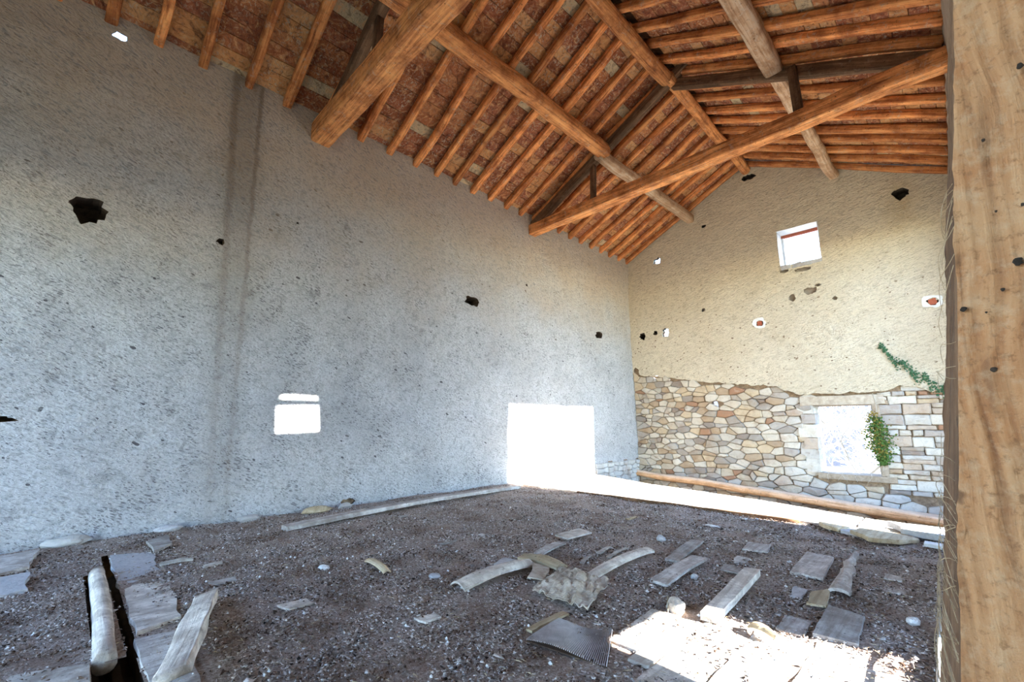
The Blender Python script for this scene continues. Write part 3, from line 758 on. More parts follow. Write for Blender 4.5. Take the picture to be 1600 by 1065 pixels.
for a, b, c, d, q in BARE:
    ins = (cx > a) & (cx < b) & (cy > c) & (cy < d); fl &= ~(ins & (rs.uniform(0, 1, NC) > q))
for a, b, c, d in HOLES: fl &= ~((cx > a-.01) & (cx < b+.01) & (cy > c) & (cy < d))
clump = np.array([noise.noise(Vector((x*3.2, y*3.2, 7))) for x, y in zip(cx, cy)])
fl &= rs.uniform(-.75, .5, NC) < clump+.25
cx, cy = cx[fl], cy[fl]; NC = len(cx)
cz = np.array([fz(x, y) for x, y in zip(cx, cy)])
size = rs.uniform(.005, .0155, NC)*(1+.35*clump[fl]); size *= np.where(rs.uniform(0, 1, NC) > .97, 1.7, 1)
base = rs.normal(size=(NC, 4, 3)); base /= np.linalg.norm(base, axis=2, keepdims=True)+1e-6
base[:, :, 2] *= .55; base[:, :, 0] *= rs.uniform(.5, 1.6, (NC, 1))
pos = np.stack([cx, cy, cz+size*.35+rs.uniform(0, .01, NC)], 1)
V = (base*size[:, None, None]+pos[:, None, :]).reshape(-1, 3)
me = bpy.data.meshes.new('dung_crumbs'); me.vertices.add(NC*4); me.vertices.foreach_set('co', V.ravel())
tri = np.array([[0, 1, 2], [0, 3, 1], [1, 3, 2], [2, 3, 0]]); lo = (np.arange(NC)[:, None, None]*4+tri[None]).ravel()
me.loops.add(len(lo)); me.loops.foreach_set('vertex_index', lo.astype(np.int32)); me.polygons.add(NC*4)
me.polygons.foreach_set('loop_start', np.arange(0, len(lo), 3, dtype=np.int32)); me.update(calc_edges=True); me.materials.append(M_CHIP)
cr = link('dry_crumbs', me); tag(cr, 'grey-brown dry dung crumbs and straw dust strewn over the floor', 'debris', kind='stuff')
# straw bits
V, F = [], []
rg = random.Random(21)
for k in range(6000):
    x, y = rg.uniform(.2, 6.8), rg.uniform(.3, 6.4)
    if any(a < x < b and c < y < d for a, b, c, d in HOLES): continue
    a = rg.uniform(0, math.pi); L = rg.uniform(.012, .05); w = .0012; z = fz(x, y)+rg.uniform(.006, .018); dz = rg.uniform(-.006, .008)
    dx, dy = math.cos(a)*L/2, math.sin(a)*L/2; nx, ny = -math.sin(a)*w, math.cos(a)*w; b = len(V)
    V += [(x-dx-nx, y-dy-ny, z), (x+dx-nx, y+dy-ny, z+dz), (x+dx+nx, y+dy+ny, z+dz), (x-dx+nx, y-dy+ny, z), (x, y, z+.003)]
    F += [(b, b+1, b+4), (b+1, b+2, b+4), (b+2, b+3, b+4), (b+3, b, b+4), (b, b+3, b+2, b+1)]
tag(link('straw_bits', mesh('straw_bits', V, F, M_TAN)), 'short pale straw and splinters scattered over the dirt floor', 'straw', kind='stuff')
# white specks
V, F = [], []
for k in range(420):
    x, y = rg.uniform(.3, 6.7), rg.uniform(.4, 6.3); s = rg.uniform(.006, .016) ; z = fz(x, y)+.012; b = len(V)
    V += [(x-s, y, z), (x, y-s*.7, z), (x+s, y, z), (x, y+s*.8, z), (x, y, z+s*.8), (x, y, z-s*.5)]
    F += [(b, b+1, b+4), (b+1, b+2, b+4), (b+2, b+3, b+4), (b+3, b, b+4), (b+1, b, b+5), (b+2, b+1, b+5), (b+3, b+2, b+5), (b, b+3, b+5)]
tag(link('plaster_crumbs', mesh('plaster_crumbs', V, F, M_WHITE)), 'tiny white plaster crumbs sprinkled across the dirt floor', 'debris', kind='stuff')

# ------------------------------------------------------------------ flat pieces on the floor
def slab_mesh(name, poly, th, m, jagamp=.008, seed=0, step=.05, origin=None):
    P = jag(poly, jagamp*2, step, seed); n = len(P)
    ox, oy = origin; V = []
    cx = sum(p[0] for p in P)/n; cy = sum(p[1] for p in P)/n
    for zz, k in ((0, 1), (th*.75, 1), (th, .985)):
        for x, y in P: V.append((cx+(x-cx)*k-ox, cy+(y-cy)*k-oy, zz+(.0025*nz((x*12, y*12, seed)) if zz else 0)))
    F = [tuple(range(n))[::-1], tuple(2*n+i for i in range(n))]
    for l in (0, 1):
        for i in range(n): F.append((l*n+i, l*n+(i+1) % n, (l+1)*n+(i+1) % n, (l+1)*n+i))
    me = mesh(name, V, F, m); bm = bmesh.new(); bm.from_mesh(me); bmesh.ops.triangulate(bm, faces=[f for f in bm.faces if len(f.verts) > 4]); bmesh.ops.recalc_face_normals(bm, faces=bm.faces); bm.to_mesh(me); bm.free()
    return me
def piece(name, poly, label, cat, m=M_GREY, th=.018, z=.012, tilt=(0, 0), jagamp=.008, seed=0, parent=None, group=None):
    xs = [p[0] for p in poly]; ys = [p[1] for p in poly]; c = ((min(xs)+max(xs))/2, (min(ys)+max(ys))/2)
    zz = fz(*c)+z
    me = slab_mesh(name, [(y, -x) for x, y in poly], th, m, jagamp, seed, .05, (c[1], -c[0]))   # grain along the hall
    o = link(name, me, None, parent, Matrix.Translation((c[0], c[1], zz)) @ Matrix.Rotation(math.pi/2, 4, 'Z') @ Matrix.Rotation(tilt[0], 4, 'Y') @ Matrix.Rotation(tilt[1], 4, 'X'))
    if not parent: tag(o, label, cat, group)
    return o
def warped(name, A, B, w0, w1, th, m, label, cat, arch=.006, twist=0, bend=0, cup=.0, z=.012, seed=0, jg=.006, group=None, nseg=22, ridge=0):
    A, B = Vector((*A, 0)), Vector((*B, 0)); L = (B-A).length; V, F = [], []; nc = 6
    for i in range(nseg+1):
        t = i/nseg; w = w0+(w1-w0)*t; e0 = jg*nz((t*7, seed, 0)); e1 = jg*nz((t*7, seed, 5))
        for s in (0, 1):
            for j in range(nc+1):
                q = j/nc*2-1; y = q*w/2+(e0 if q < -.5 else e1 if q > .5 else 0)+bend*4*t*(1-t)
                x = t*L+(jg*2*nz((q*3, seed, 9)) if i in (0, nseg) else 0)
                zz = arch*4*t*(1-t)+cup*(1-q*q)+twist*(t-.5)*q+(th if s else 0)+.003*nz((x*9, y*9, seed))+ridge*nz((x*6, y*14, seed))
                V.append((x, y, zz))
    R = 2*(nc+1)
    for i in range(nseg):
        a = i*R; b = a+R
        for j in range(nc): F.append((a+j, b+j, b+j+1, a+j+1)); F.append((a+nc+1+j, a+nc+2+j, b+nc+2+j, b+nc+1+j))
        F.append((a, a+nc+1, b+nc+1, b)); F.append((a+nc, b+nc, b+R-1, a+R-1))
    for i in (0, nseg):
        a = i*R
        for j in range(nc): F.append((a+j, a+j+1, a+nc+2+j, a+nc+1+j))
    me = fix(mesh(name, V, F, m)); mw = axis_matrix(A, B); mw.translation = Vector((A.x, A.y, fz((A.x+B.x)/2, (A.y+B.y)/2)+z))
    o = link(name, me, None, None, mw); tag(o, label, cat, group); return o

# long plank lying along the foot of the left wall
warped('long_plank', (.88, 1.90), (.52, 6.05), .15, .13, .05, M_GREY, 'long weathered plank lying along the foot of the white left wall', 'plank', arch=.03, bend=.04, z=.01, seed=3, nseg=40)
tag(timber('half_buried_log', (1.33, .335, .0), (3.14, .305, -.01), .10, .12, M_PALE, seed=4, seg=24, rnd=.8, wob=.01, rough=.008, ring=14), 'short pale rounded log half sunk in the floor gap at bottom left', 'log')
o = timber('split_board', (2.68, .83, .06), (3.85, .47, .12), .13, .045, M_PALE, seed=6, seg=18, rnd=.15, wob=.006, rough=.01, roll=.25); tag(o, 'thick pale split board lying aslant by the floor gap at bottom left', 'board')
piece('flagstone', [(.67, .44), (.84, .72), (1.72, .72), (1.78, .46)], 'grey floor slab nearest the left wall beside the crack, with one torn corner', 'slab', M_ROCK, .03, -.018, seed=1, jagamp=.02)
piece('floor_slab', [(1.80, .455), (1.92, .74), (2.85, .66), (2.93, .44)], 'dirt-covered grey slab between the sunken log and the pale split board', 'slab', M_PALE, .035, -.018, (0, -.02), seed=2, jagamp=.012)
piece('floor_slab', [(2.97, .43), (3.02, .66), (3.75, .60), (4.0, .43)], 'bare grey slab beside the dark gap, half under the split board', 'slab', M_GREY, .03, -.018, seed=3)
piece('floor_slab', [(2.90, -.3), (3.12, .24), (4.0, .24), (4.0, -.3)], 'smooth grey slab in the bottom left corner of the floor', 'slab', M_PALE, .02, -.010, seed=4)
piece('flat_stone', [(.32, -.3), (.25, -.02), (.80, -.08), (.93, -.25)], 'flat grey stone at the left edge, against the wall foot', 'stone', M_GREY, .035, .01, (0, .05), seed=5, jagamp=.02)
piece('flat_stone', [(1.08, -.3), (1.03, -.04), (1.50, -.05), (1.57, -.2)], 'flat bluish stone at the left edge, nearer the camera than its twin', 'stone', M_ROCK, .035, .01, (0, .04), seed=6, jagamp=.02)
piece('flat_stone', [(.50, .70), (.33, .92), (.78, .92), (1.0, .74)], 'cracked flat stone lying just right of the torn corner slab', 'stone', M_GREY, .025, .01, seed=7, jagamp=.02)
warped('thin_stick', (1.45, .72), (1.48, .95), .05, .04, .02, M_PALE, 'splintered stick on the dirt just right of the corner slabs', 'stick', seed=9)
warped('bent_flake', (2.62, 2.03), (3.02, 1.98), .08, .06, .012, M_TAN, 'curled bark flake alone on the dirt left of centre', 'flake', arch=.02, cup=.015, seed=10)
# middle group
warped('curved_plank', (3.70, 2.16), (3.70, 2.92), .17, .13, .014, M_PALE, 'curled pale plank pointing left from the crumpled sheet', 'plank', arch=.03, cup=.035, seed=11)
warped('curved_plank', (4.28, 2.90), (4.22, 3.98), .10, .13, .016, M_PALE, 'long arched plank running from the crumpled sheet towards the far wall', 'plank', arch=.03, cup=.02, seed=12)
warped('curved_plank', (3.54, 3.22), (3.46, 3.70), .10, .11, .012, M_GREY, 'narrow grey plank running up to the small flat plate', 'plank', arch=.015, seed=13)
piece('flat_plate', [(3.33, 3.72), (3.30, 4.15), (3.50, 4.12), (3.50, 3.70)], 'small flat pale plate at the far end of the narrow grey plank', 'board', M_PALE, .016, .03, (.03, .03), seed=14)
warped('bark_strip', (3.52, 3.05), (3.95, 3.05), .17, .14, .02, M_TAN, 'crosswise strip of tan bark behind the crumpled sheet', 'bark', arch=.02, cup=.02, seed=15, ridge=.012)
piece('torn_scrap', [(3.98, 2.60), (3.75, 2.93), (3.88, 2.97), (4.08, 2.68)], 'small torn scrap leaning against the crumpled sheet', 'scrap', M_SHEET, .008, .04, (.12, .1), seed=16, jagamp=.012)
piece('small_stone_flake', [(3.45, 2.72), (3.40, 2.92), (3.56, 2.95), (3.60, 2.78)], 'pale flat stone flake left of the tan bark strip', 'stone', M_ROCK, .02, .01, seed=17, jagamp=.015)
warped('sliver', (3.92, 3.62), (3.87, 3.88), .05, .03, .01, M_PALE, 'pale sliver left of its longer pair, behind the arched plank', 'sliver', seed=18)
warped('sliver', (4.05, 3.58), (4.02, 3.98), .035, .02, .01, M_PALE, 'longer pale sliver next to the arched plank', 'sliver', seed=19, arch=.015)
warped('sliver', (3.98, 3.28), (3.92, 3.5), .035, .02, .01, M_GREY, 'grey sliver nearest the tan bark strip', 'sliver', seed=29, arch=.01)
warped('narrow_batten', (4.50, 2.06), (4.50, 2.40), .045, .05, .014, M_TAN, 'short tan batten between the crumpled sheet and the ribbed panel', 'batten', seed=20)
# crumpled sheet
V, F = [], []; nx_, ny_ = 26, 26
cs = [Vector((4.12, 2.50)), Vector((4.60, 2.50)), Vector((4.42, 3.02)), Vector((3.96, 3.00))]
for i in range(nx_+1):
    for j in range(ny_+1):
        s, t = i/nx_, j/ny_
        p = cs[0]*(1-s)*(1-t)+cs[1]*s*(1-t)+cs[2]*s*t+cs[3]*(1-s)*t
        r = abs(noise.noise(Vector((s*2.3+.3, t*1.6, 1))))*.05+abs(noise.noise(Vector((s*7+t*3, t*3.5, 4))))*.045+.01*noise.noise(Vector((s*15, t*15, 2)))
        e = min(s, 1-s, t, 1-t)
        q = .02*noise.noise(Vector((s*4, t*4, 8)))
        V.append((p.x-4.28+q*(e < .06), p.y-2.75+q*(e < .06)*1.4, .012+r+.05*math.sin(math.pi*s)*math.sin(math.pi*t)))
for i in range(nx_):
    for j in range(ny_): a = i*(ny_+1)+j; F.append((a, a+ny_+1, a+ny_+2, a+1))
o = link('crumpled_sheet', mesh('crumpled_sheet', V, F, M_SHEET), None, None, Matrix.Translation((4.28, 2.75, fz(4.3, 2.7)))); tag(o, 'crumpled stiff beige sheet heaped amid the planks at the centre of the floor', 'sheet')
sm = o.modifiers.new('t', 'SOLIDIFY'); sm.thickness = .006
# ribbed panel: ribs along the hall
root = bpy.data.objects.new('ribbed_panel', None); COL.objects.link(root); root.location = (4.79, 2.17, fz(4.8, 2.17)+.02); tag(root, 'rusty ribbed metal panel lying at the edge of the sun patch', 'metal panel')
c4 = [Vector((4.57, 1.96)), Vector((5.03, 2.06)), Vector((4.86, 2.38)), Vector((4.55, 2.27))]
def qp(s, t): return c4[0]*(1-s)*(1-t)+c4[1]*s*(1-t)+c4[2]*s*t+c4[3]*(1-s)*t
link('backing_plate', mesh('backing_plate', [(*(qp(s, t)-Vector((4.79, 2.17))), zz+.01*math.sin(s*5)) for zz in (-.006, 0) for s, t in ((0, 0), (1, 0), (1, 1), (0, 1))],
    [(3, 2, 1, 0), (4, 5, 6, 7), (0, 1, 5, 4), (1, 2, 6, 5), (2, 3, 7, 6), (3, 0, 4, 7)], M_DARKW), None, root)
for k in range(42):
    s = (k+.5)/42; V = []; F = []
    for t in (0, .25, .5, .75, 1):
        p = qp(s, t)-Vector((4.79, 2.17)); z0 = .012*math.sin(s*5+t*2)+.004
        V += [(p.x-.0032, p.y, z0), (p.x, p.y, z0+.008), (p.x+.0032, p.y, z0), (p.x, p.y, z0-.003)]
    for t in range(4):
        for j in range(4): a = t*4+j; b = t*4+(j+1) % 4; F.append((a, b, b+4, a+4))
    F += [(0, 1, 2, 3), (19, 18, 17, 16)]
    link('rib', fix(mesh('rib', V, F, M_METAL)), None, root)
# right group of boards
warped('plank_piece', (4.51, 3.86), (4.40, 4.66), .12, .12, .02, M_GREY, 'upper one of two parallel rough grey boards right of centre', 'board', arch=.01, seed=22, jg=.01, ridge=.005)
warped('plank_piece', (4.69, 3.27), (4.65, 4.12), .14, .13, .02, M_GREY, 'lower one of two parallel rough grey boards right of centre', 'board', arch=.015, seed=23, jg=.01, ridge=.005)
warped('plank_piece', (5.20, 2.9), (5.11, 4.0), .10, .11, .045, M_PALE, 'long narrow clean board running out of shade into the sun patch', 'board', arch=.0, seed=24, z=.02)
piece('plank_piece', [(4.82, 4.66), (4.77, 4.98), (4.97, 5.02), (5.01, 4.74)], 'small rectangular board farthest back on the open dirt', 'board', M_GREY, .016, .012, seed=25, jagamp=.012)
piece('plank_piece', [(4.89, 3.93), (4.88, 4.13), (5.02, 4.06), (5.05, 3.94)], 'small grey scrap touching the far end of the long clean board', 'board', M_GREY, .012, .01, seed=26, jagamp=.015)
piece('plank_piece', [(4.88, 4.23), (4.82, 4.48), (4.93, 4.47), (4.95, 4.28)], 'half-covered grey scrap between two small boards', 'board', M_GREY, .01, .006, seed=27, jagamp=.02)
piece('square_board', [(5.32, 4.21), (5.28, 4.93), (5.49, 4.92), (5.54, 4.20)], 'clean square-cut grey board alone on the dirt at right', 'board', M_GREY, .02, .014, seed=28, jagamp=.003)
warped('bark_slab', (5.67, 3.98), (5.60, 5.2), .12, .03, .022, M_GREY, 'long ragged tapering bark slab at right pointing to the far wall', 'bark', cup=.02, seed=30, jg=.03, ridge=.015)
piece('tan_scrap', [(5.56, 3.60), (5.54, 3.84), (5.61, 4.03), (5.65, 3.64)], 'tan scrap of wood at the near end of the ragged bark slab', 'scrap', M_TAN, .014, .02, (.0, .08), seed=31, jagamp=.012)
piece('wide_board', [(5.68, 3.15), (5.66, 3.68), (5.85, 3.64), (5.89, 3.17)], 'wide grey board at right ending at the edge of the sunlight', 'board', M_GREY, .022, .01, seed=32, jagamp=.006)
piece('wide_board', [(5.50, 3.12), (5.48, 3.36), (5.63, 3.37), (5.65, 3.12)], 'faded board beside the wide grey one across a dark gap', 'board', M_GREY, .012, .004, seed=33, jagamp=.01)
piece('bluish_scrap', [(5.43, 3.68), (5.41, 3.95), (5.48, 3.92), (5.50, 3.71)], 'small bluish scrap left of the tan scrap', 'scrap', M_ROCK, .012, .01, seed=34, jagamp=.02)
# boards of the old floor showing in the sun patch (parts of the floor)
for k, (a, b, c, d) in enumerate([(4.88, 5.05, 2.3, 2.85), (5.065, 5.18, 2.2, 2.85), (5.19, 5.44, 1.75, 2.9), (5.45, 5.68, 1.7, 3.0), (5.73, 5.95, 1.6, 3.10), (5.955, 6.15, 1.7, 2.95)]):
    piece('floor_board', [(a, c), (a-.02, d), (b-.012, d+.02), (b, c)], '', '', M_PALE, .02, -.013, seed=40+k, jagamp=.006, parent=floor)
# slabs of the sunlit ledge at the broken edge (parts of the floor)
rg = random.Random(3); x = .02; k = 0
while x < 6.7:
    L = rg.uniform(.7, 1.5); x1 = min(6.85, x+L)
    e0, e1 = edge(x), edge(x1); n = 3 if e0 > 8 else 2
    for r in range(n):
        ya0 = 6.44+(e0-6.44)*r/n; ya1 = 6.44+(e1-6.44)*r/n; yb0 = 6.44+(e0-6.44)*(r+1)/n; yb1 = 6.44+(e1-6.44)*(r+1)/n
        p = [(x+.008, ya0+.01), (x+.008, yb0-.006), (x1-.008, yb1-.006), (x1-.008, ya1+.01)]
        o = piece('ledge_slab', p, '', '', M_PALE, .05, 0, seed=60+k, jagamp=.014, parent=floor); o.location.z = -.03; k += 1
    x = x1
timber('edge_board', (1.6, 6.40, .0), (4.9, 6.42, .0), .035, .075, M_DARKB, floor, seed=2, seg=20, wob=.008)
# stones at right near the ledge
piece('tan_flagstone', [(5.45, 6.05), (5.60, 6.55), (5.80, 6.50), (5.97, 6.22), (5.86, 5.93), (5.62, 5.80)], 'large tan flat slab resting on the ledge edge at far right', 'slab', M_TAN, .04, .02, (.03, .05), seed=80, jagamp=.02)
piece('grey_flagstone', [(5.86, 6.35), (5.72, 6.72), (6.25, 6.80), (6.28, 6.30)], 'bluish grey slab behind the large tan slab at far right', 'slab', M_ROCK, .06, .03, (0, .03), seed=81, jagamp=.03)
piece('grey_flagstone', [(5.10, 6.42), (5.22, 6.58), (5.42, 6.30), (5.34, 6.08), (5.2, 6.14)], 'small tan-edged slab left of the large tan slab', 'slab', M_TAN, .04, .015, (0, .04), seed=82, jagamp=.025)
piece('grey_flagstone', [(5.35, 6.1), (5.30, 6.35), (5.46, 6.45), (5.5, 6.02)], 'flat pale blue slab wedged between two tan slabs', 'slab', M_ROCK, .03, .01, (0, .0), seed=83, jagamp=.02)
piece('white_board', [(6.02, 6.05), (6.02, 6.18), (6.3, 6.12), (6.3, 5.98)], 'small white sawn board in front of the far right slabs', 'board', M_WHITE, .03, .01, seed=84, jagamp=.001)
def rock(name, x, y, r, label, cat='stone', m=M_ROCK, sc=(1, 1, .8), seed=0):
    bm = bmesh.new(); bmesh.ops.create_icosphere(bm, subdivisions=3, radius=1)
    for v in bm.verts: v.co = Vector((v.co.x*sc[0], v.co.y*sc[1], v.co.z*sc[2]))*r*(1+.3*nz(v.co, 1.2, seed)+.12*nz(v.co, 3.5, seed))
    me = bpy.data.meshes.new(name); bm.to_mesh(me); bm.free(); me.materials.append(m)
    tag(link(name, me, None, None, Matrix.Translation((x, y, fz(x, y)+r*sc[2]*.75))), label, cat)
rock('rock', 4.12, 4.44, .045, 'small bluish grey rock above the two parallel boards', seed=1)
rock('pale_gourd', 4.98, 2.93, .055, 'round pale stone at the upper edge of the sun patch', m=M_PALE, sc=(1, 1, .95), seed=2)
rock('rock', 4.81, 3.61, .028, 'small blue-grey pebble right of the lower parallel board', seed=3)
rock('pebble', 6.07, 3.77, .034, 'smooth pale pebble near the leaning post', m=M_WHITE, sc=(1, 1, .7), seed=4)
rock('plaster_lump', 2.50, 1.69, .05, 'white plaster lump left of centre on the dirt', m=M_WHITE, sc=(1.2, .8, .35), seed=5)
rock('plaster_lump', 3.35, 2.21, .045, 'pale lump left of the curled plank', m=M_ROCK, sc=(1.3, .9, .35), seed=6)
rock('plaster_lump', 2.6, 3.35, .04, 'white flake in the middle of the dirt, behind the curled plank', m=M_WHITE, sc=(1.2, .8, .3), seed=7)
rock('plaster_lump', 4.2, 5.55, .05, 'flat white flake far back on the dirt in front of the ledge', m=M_WHITE, sc=(1.6, .8, .25), seed=8)
rock('wall_foot_stone', .14, 2.55, .10, 'broken stone at the wall foot behind the end of the long plank', m=M_TAN, sc=(1, 1.8, .5), seed=9)
rock('wall_foot_stone', .10, .15, .09, 'lump of fallen plaster at the foot of the wall at far left', m=M_WSTONE, sc=(.8, 1.9, .6), seed=10)
rock('wall_foot_stone', .08, 1.75, .07, 'low stone under the stained strip of the left wall', m=M_WSTONE, sc=(.8, 2, .6), seed=12)
warped('dead_leaf', (5.44, 2.95), (5.58, 2.86), .10, .03, .004, M_TAN, 'curled brown leaf standing in the sun patch', 'leaf', arch=.012, cup=.02, seed=50, z=.04, nseg=10)
warped('twig', (4.86, 3.06), (4.97, 2.84), .006, .004, .006, M_TAN, 'thin twig leaning against the round pale stone', 'twig', arch=.05, seed=51, z=.02, nseg=10)

for k, (x, y, w, l, m, lab) in enumerate([(1.75, 1.05, .09, .16, M_PALE, 'pale broken chip right of the pale split board, nearer the wall'), (2.25, 1.02, .07, .2, M_GREY, 'grey splinter on the dirt beyond the tip of the split board'),
        (3.15, 1.25, .12, .18, M_PALE, 'dusty flat chip lying alone right of the split board'), (2.62, 2.9, .05, .22, M_GREY, 'thin grey splinter left of the middle of the dirt floor'), (3.95, 1.75, .10, .13, M_PALE, 'half-buried pale chip left of the ribbed panel'),
        (1.1, 3.3, .08, .13, M_GREY, 'grey chip beside the long plank at the wall foot'), (3.35, 5.2, .06, .2, M_TAN, 'dark-edged splinter far back towards the ledge'), (5.9, 4.7, .1, .16, M_GREY, 'faded patch of board right of the ragged bark slab'), (5.95, 4.35, .09, .12, M_GREY, 'smaller faded board scrap in front of its neighbour, near the post')]):
    piece('wood_chip', [(x-w/2, y-l/2), (x-w*.4, y+l/2), (x+w/2, y+l*.4), (x+w*.55, y-l*.45)], lab, 'wood chip', m, .012, .004, (.02*math.sin(k), .03*math.cos(k)), .02, 100+k)
rock('wall_foot_stone', .12, 2.95, .06, 'small broken stone right of the tan one at the wall foot', m=M_WSTONE, sc=(1, 1.6, .7), seed=21)
rock('wall_foot_stone', .10, .95, .06, 'greyish lump at the wall foot behind the corner slabs', m=M_ROCK, sc=(1, 2.2, .6), seed=22)
# ------------------------------------------------------------------ log along the far wall
o = timber('peeled_log', (-.12, YF-.14, -.135), (6.98, YF-.17, -.60), .15, .15, M_LOG, seed=70, seg=60, rnd=.95, wob=.03, rough=.012, ring=16, taper=-.35); tag(o, 'long peeled orange log along the foot of the stone wall', 'log')

# ------------------------------------------------------------------ leaning post next to the camera
def lerp(a, b, t): return a+(b-a)*t
V, F = [], []
ZS = [-.02+.087*i for i in range(11)]+[.86+.006*i for i in range(175)]+[1.92+.11*i for i in range(22)]
TS = [[(j/44)**1.8 for j in range(44)], [j/6 for j in range(6)], [j/6 for j in range(6)], [j/14 for j in range(14)]]
def post_corner(z, k):
    xf = 6.399+(z-.972)*.126; xb = 6.364+(z-.867)*.141
    return [(xf, .70), (xf+.30, .66), (xf+.30, 1.0), (xb, 1.0)][k]
for z in ZS:
    for k in range(4):
        a, b = post_corner(z, k), post_corner(z, (k+1) % 4)
        for t in TS[k]:
            x, y = lerp(a[0], b[0], t), lerp(a[1], b[1], t)
            q = .0022*nz((x*22, y*22, z*7), 1, 3)+.0011*nz((x*120, y*60, z*60))
            if k == 0 and z < 1.227+(x-6.423)*1.13: y -= .0025      # saw facet stepping out below a slanting cut
            if k == 0 and abs(z-1.091+(x-6.406)*.55) < .003 and x < 6.43: y += .003
            if t == 0: q *= 1.8
            V.append((x+(q if k in (1, 3) or t == 0 else 0)-6.4, y+q-.85, z))
R = sum(len(t) for t in TS)
for i in range(len(ZS)-1):
    for j in range(R): a = i*R+j; b = i*R+(j+1) % R; F.append((a, b, b+R, a+R))
F.append(tuple(range(R))[::-1]); F.append(tuple((len(ZS)-1)*R+j for j in range(R)))
# local X runs along the post so that the grain follows it
me = fix(mesh('leaning_post', [(v[2], v[1], -v[0]) for v in V], F, M_POST, True))
me.materials.append(M_DARKB)
for p in me.polygons:
    if p.normal.z > .75: p.material_index = 1      # shaded side face: dark stain with its shade put into the colour
post = link('leaning_post', me, None, None, Matrix.Translation((6.4, .85, 0)) @ Matrix.Rotation(-math.pi/2, 4, 'Y'))
tag(post, 'massive rough-sawn pine post leaning close to the camera at the right edge', 'post')
for (x, z, r) in ((6.4485, 1.323, .0042), (6.495, 1.365, .006), (6.480, 1.338, .003), (6.465, 1.316, .0018), (6.462, 1.254, .004), (6.526, 1.579, .005), (6.489, 1.51, .003), (6.506, 1.425, .003), (6.487, 1.425, .0022), (6.441, .982, .0045), (6.424, 1.022, .003)):
    bm = bmesh.new(); bmesh.ops.create_icosphere(bm, subdivisions=2, radius=r*.62)
    for v in bm.verts: v.co = Vector((v.co.x*(1+.9*nz(v.co, 300, x*9)), v.co.y*.3, v.co.z*(1.2+.5*nz(v.co, 300, x))))
    me = bpy.data.meshes.new('nail_hole'); bm.to_mesh(me); bm.free(); me.materials.append(M_HOLE)
    o = link('nail_hole', me, None, post); o.matrix_parent_inverse = post.matrix_basis.inverted(); o.location = (x, .6975-.04*(x-6.43)/.3, z)
# wisps of cobweb on the shaded side
V, F = [], []
rg = random.Random(8)
for k in range(60):
    z = rg.uniform(.86, 1.12) if k < 46 else rg.uniform(1.1, 1.5); xf = 6.399+(z-.972)*.126
    dz = rg.uniform(-.06, .05); ph = rg.uniform(0, 6); am = rg.uniform(.004, .010); P_ = []
    for i in range(9):
        t = i/8; zz = z+dz*t
        P_.append(((6.399+(zz-.972)*.126-.002)*(1-t)+(6.364+(zz-.867)*.141-.002)*t-am*math.sin(math.pi*t), .702+.28*t, zz+.008*math.sin(t*5+ph)))
    tube_data(P_, .0004, V, F, 3)
o = link('cobweb', mesh('cobweb', V, F, M_TAN)); tag(o, 'dusty cobweb strands on the shaded side of the leaning post', 'cobweb', kind='stuff')
# things at the post foot
tag(timber('edge_plank', (6.225, 2.0, .0), (6.205, 3.75, .02), .03, .10, M_GREY, seed=90, seg=16, wob=.004), 'grey plank on edge along the floor beside the post foot', 'plank')
V, F = [], []; K_ = [(6.20, 3.70, .09), (6.212, 3.2, .135), (6.225, 2.7, .13), (6.245, 2.3, .10), (6.255, 2.0, .105), (6.27, 1.7, .13)]
tube_data(K_, .009, V, F, 8); tag(link('cable', mesh('cable', V, F, M_WIRE, True)), 'grey cable bending down beside the foot of the post', 'cable')

# ------------------------------------------------------------------ ivy and creeper
def leaves(name, pts, size, m, parent, seed, norm=Vector((0, -1, 0))):
    rg = random.Random(seed); V, F = [], []
    for p in pts:
        s = size*rg.uniform(.6, 1.3); n = (norm+Vector((rg.uniform(-.8, .8), rg.uniform(-.5, .5), rg.uniform(-.5, .8)))).normalized()
        a = n.orthogonal().normalized(); a = (Matrix.Rotation(rg.uniform(0, 6.28), 3, n) @ a); b_ = n.cross(a); q = len(V)
        for (u, v, w) in ((-.1, 0, 0), (.15, .45, .08), (.55, .35, .05), (1, 0, -.1), (.55, -.35, .05), (.15, -.45, .08), (.4, 0, -.03)):
            V.append(Vector(p)+a*u*s+b_*v*s+n*w*s)
        for k in range(6): F.append((q+k, q+(k+1) % 6, q+6))
    return link(name, mesh(name, V, F, m), None, parent)
def stem(name, pts, r, m, parent):
    V, F = [], []; tube_data(pts, r, V, F, 4); return link(name, mesh(name, V, F, m), None, parent)
rg = random.Random(14)
ivy = bpy.data.objects.new('ivy', None); COL.objects.link(ivy); tag(ivy, 'clump of green and yellow ivy hanging down the right side of the lower window', 'plant')
stem('stem', [(5.26+.03*math.sin(k), YF-.05, 1.75-k*.15) for k in range(11)], .006, M_TWIG, ivy)
def ivypt():
    z = rg.uniform(.38, 1.28); c = 5.28 if z < .6 else 5.25; w = .20*math.sin(math.pi*min(1, max(.12, (z-.28)/1.15)))
    return (c+rg.gauss(0, .5)*w, YF-.04-abs(rg.gauss(0, .06)), z)
o = leaves('foliage', [ivypt() for _ in range(1000)], .034, M_LEAFG, ivy, 1); tag(o, kind='stuff')
o = leaves('yellow_foliage', [(lambda p: (p[0]-.03, p[1]-.02, p[2]+.12))(ivypt()) for _ in range(330)], .03, M_LEAFY, ivy, 2); tag(o, kind='stuff')
crp = bpy.data.objects.new('creeper', None); COL.objects.link(crp); tag(crp, 'thin green creeper crossing the cream plaster down to the right', 'plant')
